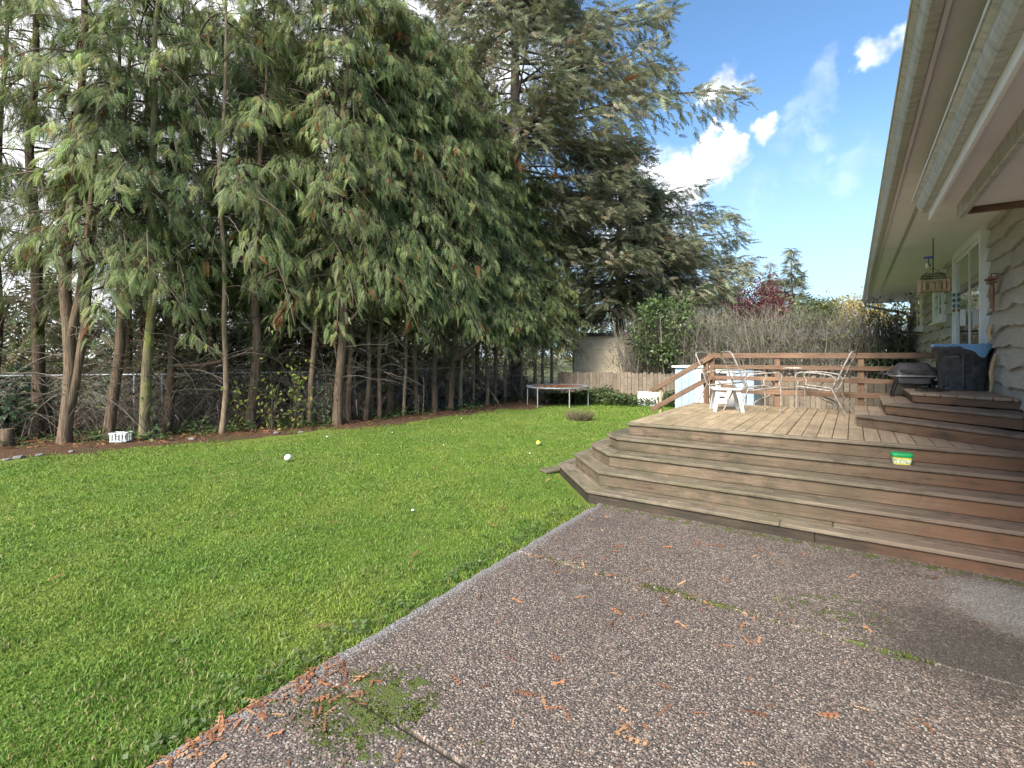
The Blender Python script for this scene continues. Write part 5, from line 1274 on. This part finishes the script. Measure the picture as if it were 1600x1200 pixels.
# ------------------------------------------------------------------ wire fence behind the row
wf = thing('wire_fence', 'grey wire mesh fence with top rail behind the cedar trunks', 'fence', (*hedge_line(np.array([.3]), np.array([1.2]))[0], 0))
ss = np.linspace(0, 1, 15); pp = hedge_line(ss, np.full(15, 1.25)); FH = 1.22
for p in pp: MB().tube([(p[0], p[1], -.08), (p[0], p[1], FH)], .022, 7).build('post', M['galv'], wf)
MB().tube([(p[0], p[1], FH) for p in pp], .019, 7).build('top_rail', M['galv'], wf)
mb = []; 
pp2 = hedge_line(np.linspace(0, 1, 600), np.full(600, 1.25)); L = np.concatenate([[0], np.cumsum(np.linalg.norm(np.diff(pp2, axis=0), axis=1))])
def fpt(u): return np.stack([np.interp(u, L, pp2[:, 0]), np.interp(u, L, pp2[:, 1])], -1)
u0 = np.arange(-FH, L[-1], .11); paths = []
for sg in (1, -1):
    a = np.stack([u0, u0+FH], 1) if sg > 0 else np.stack([u0+FH, u0], 1)
    k = np.linspace(0, 1, 4); uu = a[:, :1]+(a[:, 1:]-a[:, :1])*k; q = np.zeros((len(u0), 4, 3)); q[..., :2] = fpt(np.clip(uu, 0, L[-1])); q[..., 2] = FH*k; paths.append(q)
q = np.concatenate(paths); w = twigs(q, np.full(q.shape[:2], .0022)); link('mesh', npmesh('mesh', w[0], w[1], M['galv']), wf)

# ------------------------------------------------------------------ neighbouring buildings
def mk_lap(name, c, pitch):
    m, t, b = newmat(name); pos = nd(t, 'ShaderNodeNewGeometry').outputs['Position']; sp = nd(t, 'ShaderNodeSeparateXYZ'); t.links.new(pos, sp.inputs[0])
    f = mth(t, 'FRACT', mth(t, 'DIVIDE', sp.outputs[2], pitch)); n = noise(t, pos, 3, 5, .6)
    k = mth(t, 'MULTIPLY', rng_(t, f, .0, .12, .55, 1), rng_(t, n, .3, .7, .85, 1.1))
    t.links.new(mixc(t, 1, c, nd(t, 'ShaderNodeCombineColor', i_0=k, i_1=k, i_2=k).outputs[0], 'MULTIPLY'), b.inputs['Base Color']); b.inputs['Roughness'].default_value = .8; bump(t, b, f, .5, .02); return m
M['tan_lap'] = mk_lap('tan_lap_siding', (.72, .60, .42), .16); M['white_lap'] = mk_lap('white_lap_siding', (.72, .74, .76), .18)
M['roof_dark'] = plain('dark_roof', (.09, .085, .08), .9)
a = UY(905, 555, 21.5)[0]; b_ = UY(986, 555, 21.5)[0]
hut = thing('garden_hut', 'tan sided garden hut behind the board fence', 'hut', ((a+b_)/2, 23, 0))
MB().ab((a-.3, 21.5, -.1), (b_, 24.5, 2.55)).build('wall', M['tan_lap'], hut)
MB().ab((a-.5, 21.3, 2.56), (b_+.25, 24.7, 2.7)).build('roof', M['roof_dark'], hut, .01)
MB().ab((a-.34, 21.46, -.1), (a-.30, 21.56, 2.55)).build('corner_board', M['fence_wood'], hut)
a = UY(1200, 555, 26)[0]; b_ = UY(1440, 555, 26)[0]
nh = thing('neighbour_house', 'white sided neighbouring house seen through the bare hedge', 'house', ((a+b_)/2, 29, 0))
MB().ab((a, 26, -.1), (b_, 33, 2.35)).build('wall', M['white_lap'], nh)
mb = MB(); mb.add([(a-.4, 25.5, 2.36), (b_+.4, 25.5, 2.36), (b_+.4, 29.5, 3.0), (a-.4, 29.5, 3.0), (a-.4, 33.5, 2.36), (b_+.4, 33.5, 2.36)], [(0, 1, 2, 3), (3, 2, 5, 4), (0, 3, 4), (1, 5, 2), (0, 4, 5, 1)]); mb.build('roof', M['roof_dark'], nh)
for px in (1302, 1360):
    x = UY(px, 555, 26)[0]; w = MB().ab((x-.6, 25.95, 1.3), (x+.6, 26.02, 2.2)).build('window', M['white_paint'], nh, .004)
    MB().ab((x-.53, 25.93, 1.37), (x-.02, 25.949, 2.13)).build('pane', M['glass'], w); MB().ab((x+.02, 25.93, 1.37), (x+.53, 25.949, 2.13)).build('pane', M['glass'], w)

# ------------------------------------------------------------------ ground cover by the trampoline, litter, small things
def weeds():
    g = np.random.default_rng(95); n = 9000; px = g.uniform(828, 1045, n); c = UZ(930, 628); P = np.stack([g.uniform(tx-1.0, sx0+.3, n), g.uniform(14.6, 17.3, n)], 1)
    edge = vnoise(P, 1.3, 6)*.9; front = 14.55+edge+.35*np.clip((P[:, 0]-tx), 0, 9)*.45; keep = P[:, 1] > front; P = P[keep]; n = len(P)
    hz = .10+.48*vnoise(P, 1.1, 8); z = g.random(n)**.7*hz
    col = green(g, n, [(.11, .16, .06), (.07, .11, .04), (.17, .20, .10), (.16, .11, .06)], (3, 3, 2, 1), .25)
    lf = scatter(LF, np.concatenate([P, z[:, None]], 1), np.stack([*g.normal(0, 1, (2, n)), g.normal(.1, .4, n)], 1), np.array([0, 0, 1.])+g.normal(0, .45, (n, 3)), g.uniform(.07, .15, n), col)
    o = link('ground_cover', npmesh('ground_cover', lf[0], lf[1], M['leaf'], lf[2])); prop(o, 'leafy green ground cover between trampoline and board fence', 'ground cover', kind='stuff')
weeds()
def tuft():
    g = np.random.default_rng(96); b = UZ(905, 655); n = 700; a = g.uniform(0, 6.28, n); r_ = g.random(n)**.5*.28; P = np.stack([b[0]+np.cos(a)*r_, b[1]+np.sin(a)*r_, np.full(n, -.02)], 1)
    D = np.stack([np.cos(a)*r_*2.5, np.sin(a)*r_*2.5, np.full(n, 1.)], 1)+g.normal(0, .25, (n, 3))
    V0 = np.array([(0, -.03, 0), (0, .03, 0), (1, 0, 0)]); lf = scatter((V0, np.array([[0, 1, 2]])), P, D, g.normal(0, 1, (n, 3)), g.uniform(.18, .34, n), green(g, n, [(.22, .18, .10), (.14, .14, .06), (.10, .07, .05)], (2, 2, 1), .2))
    o = link('grass_clump', npmesh('grass_clump', lf[0], lf[1], M['litter'], lf[2])); prop(o, 'dry brown grass clump on the lawn in front of trampoline', 'grass clump')
tuft()
def litter():
    g = np.random.default_rng(97); T = frond_template(6, .05, .10, .34, 38); out = []
    def put(P, size, z=.004):
        n = len(P); a = g.uniform(0, 6.28, n); D = np.stack([np.cos(a), np.sin(a), g.normal(0, .04, n)], 1); N = np.array([0, 0, 1.])+g.normal(0, .12, (n, 3))
        T2 = (T[0]*np.array([1, 1, .35])+np.array([0, 0, .05]), T[1])
        c = np.array([(.38, .165, .08), (.28, .12, .06), (.44, .25, .13), (.22, .115, .07)])[g.integers(0, 4, n)]*g.uniform(.7, 1.15, (n, 1))
        bits = [frond_template(3, .13, .25, .34, 34), frond_template(4, .10, -.12, .42, 50), frond_template(5, .085, .12, .28, 28)]; kk = g.integers(0, 3, n); S_ = g.uniform(size[0]*.45, size[1], n)
        for b_i, Tb in enumerate(bits):
            mk = kk == b_i
            if mk.any(): out.append(scatter((Tb[0]*np.array([1, .8, .6])+np.array([0, 0, .06]), Tb[1]), np.concatenate([P[mk], np.full((mk.sum(), 1), z)], 1), D[mk], N[mk], S_[mk], c[mk]))
    n = 420; P = np.stack([g.uniform(-2.3, 1.3, n), g.uniform(.6, 4.95, n)], 1); w = np.exp(-((P[:, 0]+1.3)/1.0)**2)*.75+.16; put(P[g.random(n) < w], (.04, .12))
    n = 170; P = np.stack([np.clip(-2.33+np.abs(g.normal(0, .06, n)), -2.36, -1), g.uniform(.7, 1.72, n)], 1); put(P, (.03, .09), .007)
    n = 26; P = np.stack([g.normal(-2.05, .08, n), g.normal(1.5, .12, n)], 1); put(P, (.05, .10), .006)
    n = 40; P = np.stack([g.uniform(-2.3, -.2, n), g.uniform(3.42, 3.5, n)], 1); put(P, (.03, .07))
    for k in range(4): 
        n = 70; P = np.stack([g.uniform(-2.4, 1.2, n), TY[k]+g.uniform(.06, .26, n)], 1); put(P, (.02, .06), TZ[k]+.004)
    n = 130; P = np.stack([g.uniform(-2.4, 1.0, n), g.uniform(6.3, 9.3, n)], 1); P = P[~((P[:, 0] > -.05) & (P[:, 1] > 6.2))]; put(P, (.02, .055), DZ+.006)
    n = 34; P = np.stack([g.uniform(-5.5, -2.45, n), g.uniform(.8, 6, n)], 1); put(P, (.06, .13), .012)
    v, f, c = join(out); o = link('fallen_fronds', npmesh('fallen_fronds', v, f, M['litter'], c)); prop(o, 'orange brown fallen cedar fronds scattered over patio and steps', 'litter', kind='stuff')
    n = 2600; s = g.random(n); back = g.normal(-.15, .35, n); P = np.concatenate([hedge_line(s, back), np.full((n, 1), -.012)], 1); m = np.concatenate([P, np.stack([tx+g.normal(0, .45, 700), ty+g.normal(0, .45, 700), np.full(700, TRz+.012)], 1)]); n = len(m)
    r_ = np.hypot(m[:, 0]-tx, m[:, 1]-ty); m = m[(m[:, 2] < .3) | (r_ < .88)]; n = len(m)
    D = np.stack([*g.normal(0, 1, (2, n)), g.normal(0, .15, n)], 1); c = np.array([(.26, .12, .06), (.17, .08, .045), (.34, .17, .08)])[g.integers(0, 3, n)]*g.uniform(.6, 1.2, (n, 1))
    v, f, c = scatter(T, m, D, np.array([0, 0, 1.])+g.normal(0, .25, (n, 3)), g.uniform(.07, .16, n), c)
    o = link('needle_litter', npmesh('needle_litter', v, f, M['litter'], c)); prop(o, 'rust brown fallen cedar litter under the trees and on trampoline', 'litter', kind='stuff')
litter()
# tufts of moss standing in the patio joints
def moss():
    g = np.random.default_rng(98); P = []
    for cx, cy, sx, sy, n in ((-1.9, 1.62, .16, .08, 500), (-1.72, 1.66, .12, .07, 350), (-2.08, 1.36, .12, .07, 260), (-1.85, 1.34, .10, .06, 200), (-1.6, 3.46, .3, .02, 120), (-1.05, 3.47, .12, .03, 220), (-.45, 3.46, .3, .015, 90), (-.2, 3.75, .12, .05, 120), (-2.05, 3.5, .04, .02, 60), (.25, 3.46, .05, .012, 50)):
        P.append(np.stack([g.normal(cx, sx, n), g.normal(cy, sy, n)], 1))
    P = np.concatenate(P); P = P[vnoise(P, 9, 3) > .42]; n = len(P)
    V0 = np.array([(0, -.35, 0), (0, .35, 0), (1, 0, 0)]); D = np.array([0, 0, 1.])+g.normal(0, .6, (n, 3))
    lf = scatter((V0, np.array([[0, 1, 2]])), np.concatenate([P, np.full((n, 1), -.001)], 1), D, g.normal(0, 1, (n, 3)), g.uniform(.010, .022, n), green(g, n, [(.085, .115, .018), (.135, .165, .03), (.055, .08, .014)], (2, 1, 1), .2))
    o = link('moss', npmesh('moss', lf[0], lf[1], M['blade'], lf[2])); prop(o, 'green moss cushions growing along the patio joints', 'moss', kind='stuff')
moss()
def lawn_weeds():
    g = np.random.default_rng(99); n0 = 420; x = np.where(g.random(n0) < .45, LX-.04-np.abs(g.normal(0, .10, n0)), g.uniform(-8, LX-.1, n0)); y = np.where(x > LX-.4, g.uniform(.8, 5, n0), g.uniform(.6, 11, n0)); c = np.stack([x, y], 1)
    c = c[in_poly(c, lawn_poly)]; m = 6; P = np.repeat(c, m, 0)+g.normal(0, .03, (len(c)*m, 2)); n = len(P); a = g.uniform(0, 6.28, n)
    D = np.stack([np.cos(a), np.sin(a), g.uniform(0, .5, n)], 1); N = np.array([0, 0, 1.])+g.normal(0, .3, (n, 3)); z = g.uniform(-.005, .022, n)
    lf = scatter(LF, np.concatenate([P, z[:, None]], 1), D, N, g.uniform(.018, .045, n), green(g, n, [(.14, .20, .07), (.10, .16, .04), (.20, .23, .12)], (3, 3, 1), .2))
    o = link('lawn_weeds', npmesh('lawn_weeds', lf[0], lf[1], M['leaf'], lf[2])); prop(o, 'small broad leaved weeds in the grass along the patio', 'weeds', kind='stuff')
lawn_weeds()
# balls, tray, rocks, plank
M['ball_white'] = plain('white_rubber', (.78, .78, .76), .5, var=.05); M['ball_yellow'] = plain('yellow_rubber', (.75, .65, .08), .6, var=.08)
def ball(px, py, r, mat, label, seam=True):
    p = UZ(px, py+2, -.015); b = thing('ball', label, 'ball', (p[0], p[1], -.015)); MB().sphere((p[0], p[1], r-.005), r, 18, 12).build('skin', mat, b)
    if seam: MB().tube([(p[0]+r*1.0*math.cos(a), p[1]+r*1.0*math.sin(a)*.8, r-.005+r*.6*math.sin(a)) for a in np.linspace(0, 2*math.pi, 20)[:-1]], .0025, 4, closed=True).build('seam', M['stone_block'], b)
ball(450, 719, .052, M['ball_white'], 'white ball lying alone on the open lawn'); ball(841, 694, .040, M['ball_yellow'], 'yellow ball on the lawn out from the steps')
wl = [(645, 800, .018), (511, 684, .022), (613, 677, .016), (828, 710, .015), (590, 712, .012), (693, 697, .014), (721, 655, .02)]
for px, py, r in wl:
    p = UZ(px, py, -.01); me = MB().sphere((0, 0, 0), r, 10, 7, (1, .8, .55)); me.v = [(x*random.uniform(.85, 1.15), y*random.uniform(.85, 1.15), z) for x, y, z in me.v]
    o = link('paper_scrap', me.mesh('paper_scrap', M['white_paint'])); o.location = (p[0], p[1], .012); prop(o, 'tiny crumpled white scrap lying in the lawn grass', 'litter', 'white scraps on the lawn')
p = UZ(189, 690, -.02)
tray = thing('plastic_crate', 'small white slotted plastic crate lying at the foot of cedar', 'crate', (p[0], p[1], -.02), rz=R(40))
def tp_(name, mb, bv=.004): return link(name, mb.mesh(name, M['white_plastic'], bv), tray, False)
tp_('floor', MB().box((0, 0, .012), (.30, .20, .02)))
for s in (-1, 1):
    tp_('rim', MB().box((0, s*.10, .165), (.32, .014, .03))); tp_('rim', MB().box((s*.153, 0, .165), (.014, .186, .03)))
    for k in np.linspace(-.12, .12, 5): tp_('slat', MB().box((k, s*.10, .085), (.034, .010, .13)))
    for k in np.linspace(-.06, .06, 3): tp_('slat', MB().box((s*.153, k, .085), (.010, .034, .13)))
g = random.Random(5)
for px, py, r in ((30, 716, .07), (62, 712, .05), (112, 706, .045), (12, 719, .05), (300, 686, .05), (432, 677, .06), (470, 676, .05)):
    p = UZ(px, py, -.02); bm = bmesh.new(); bmesh.ops.create_icosphere(bm, subdivisions=2, radius=r)
    for v in bm.verts: v.co = Vector((v.co.x*1.3, v.co.y, v.co.z*.55))*g.uniform(.82, 1.15)
    me = bpy.data.meshes.new('stone'); bm.to_mesh(me); bm.free(); me.materials.append(M['rock'])
    o = link('stone', me); o.location = (p[0], p[1], r*.15-.02); o.rotation_euler = (0, 0, g.uniform(0, 6)); prop(o, 'rough pale grey stone lying along the bed edge', 'stone', 'stones along the bed edge')
p = UZ(866, 738, .0); o = beam('plank', (-3.62, 6.02, .012), (-3.40, 6.42, .020), .20, .03, M['tread'], None, .006); prop(o, 'flat weathered board lying in grass at the corner of steps', 'board')
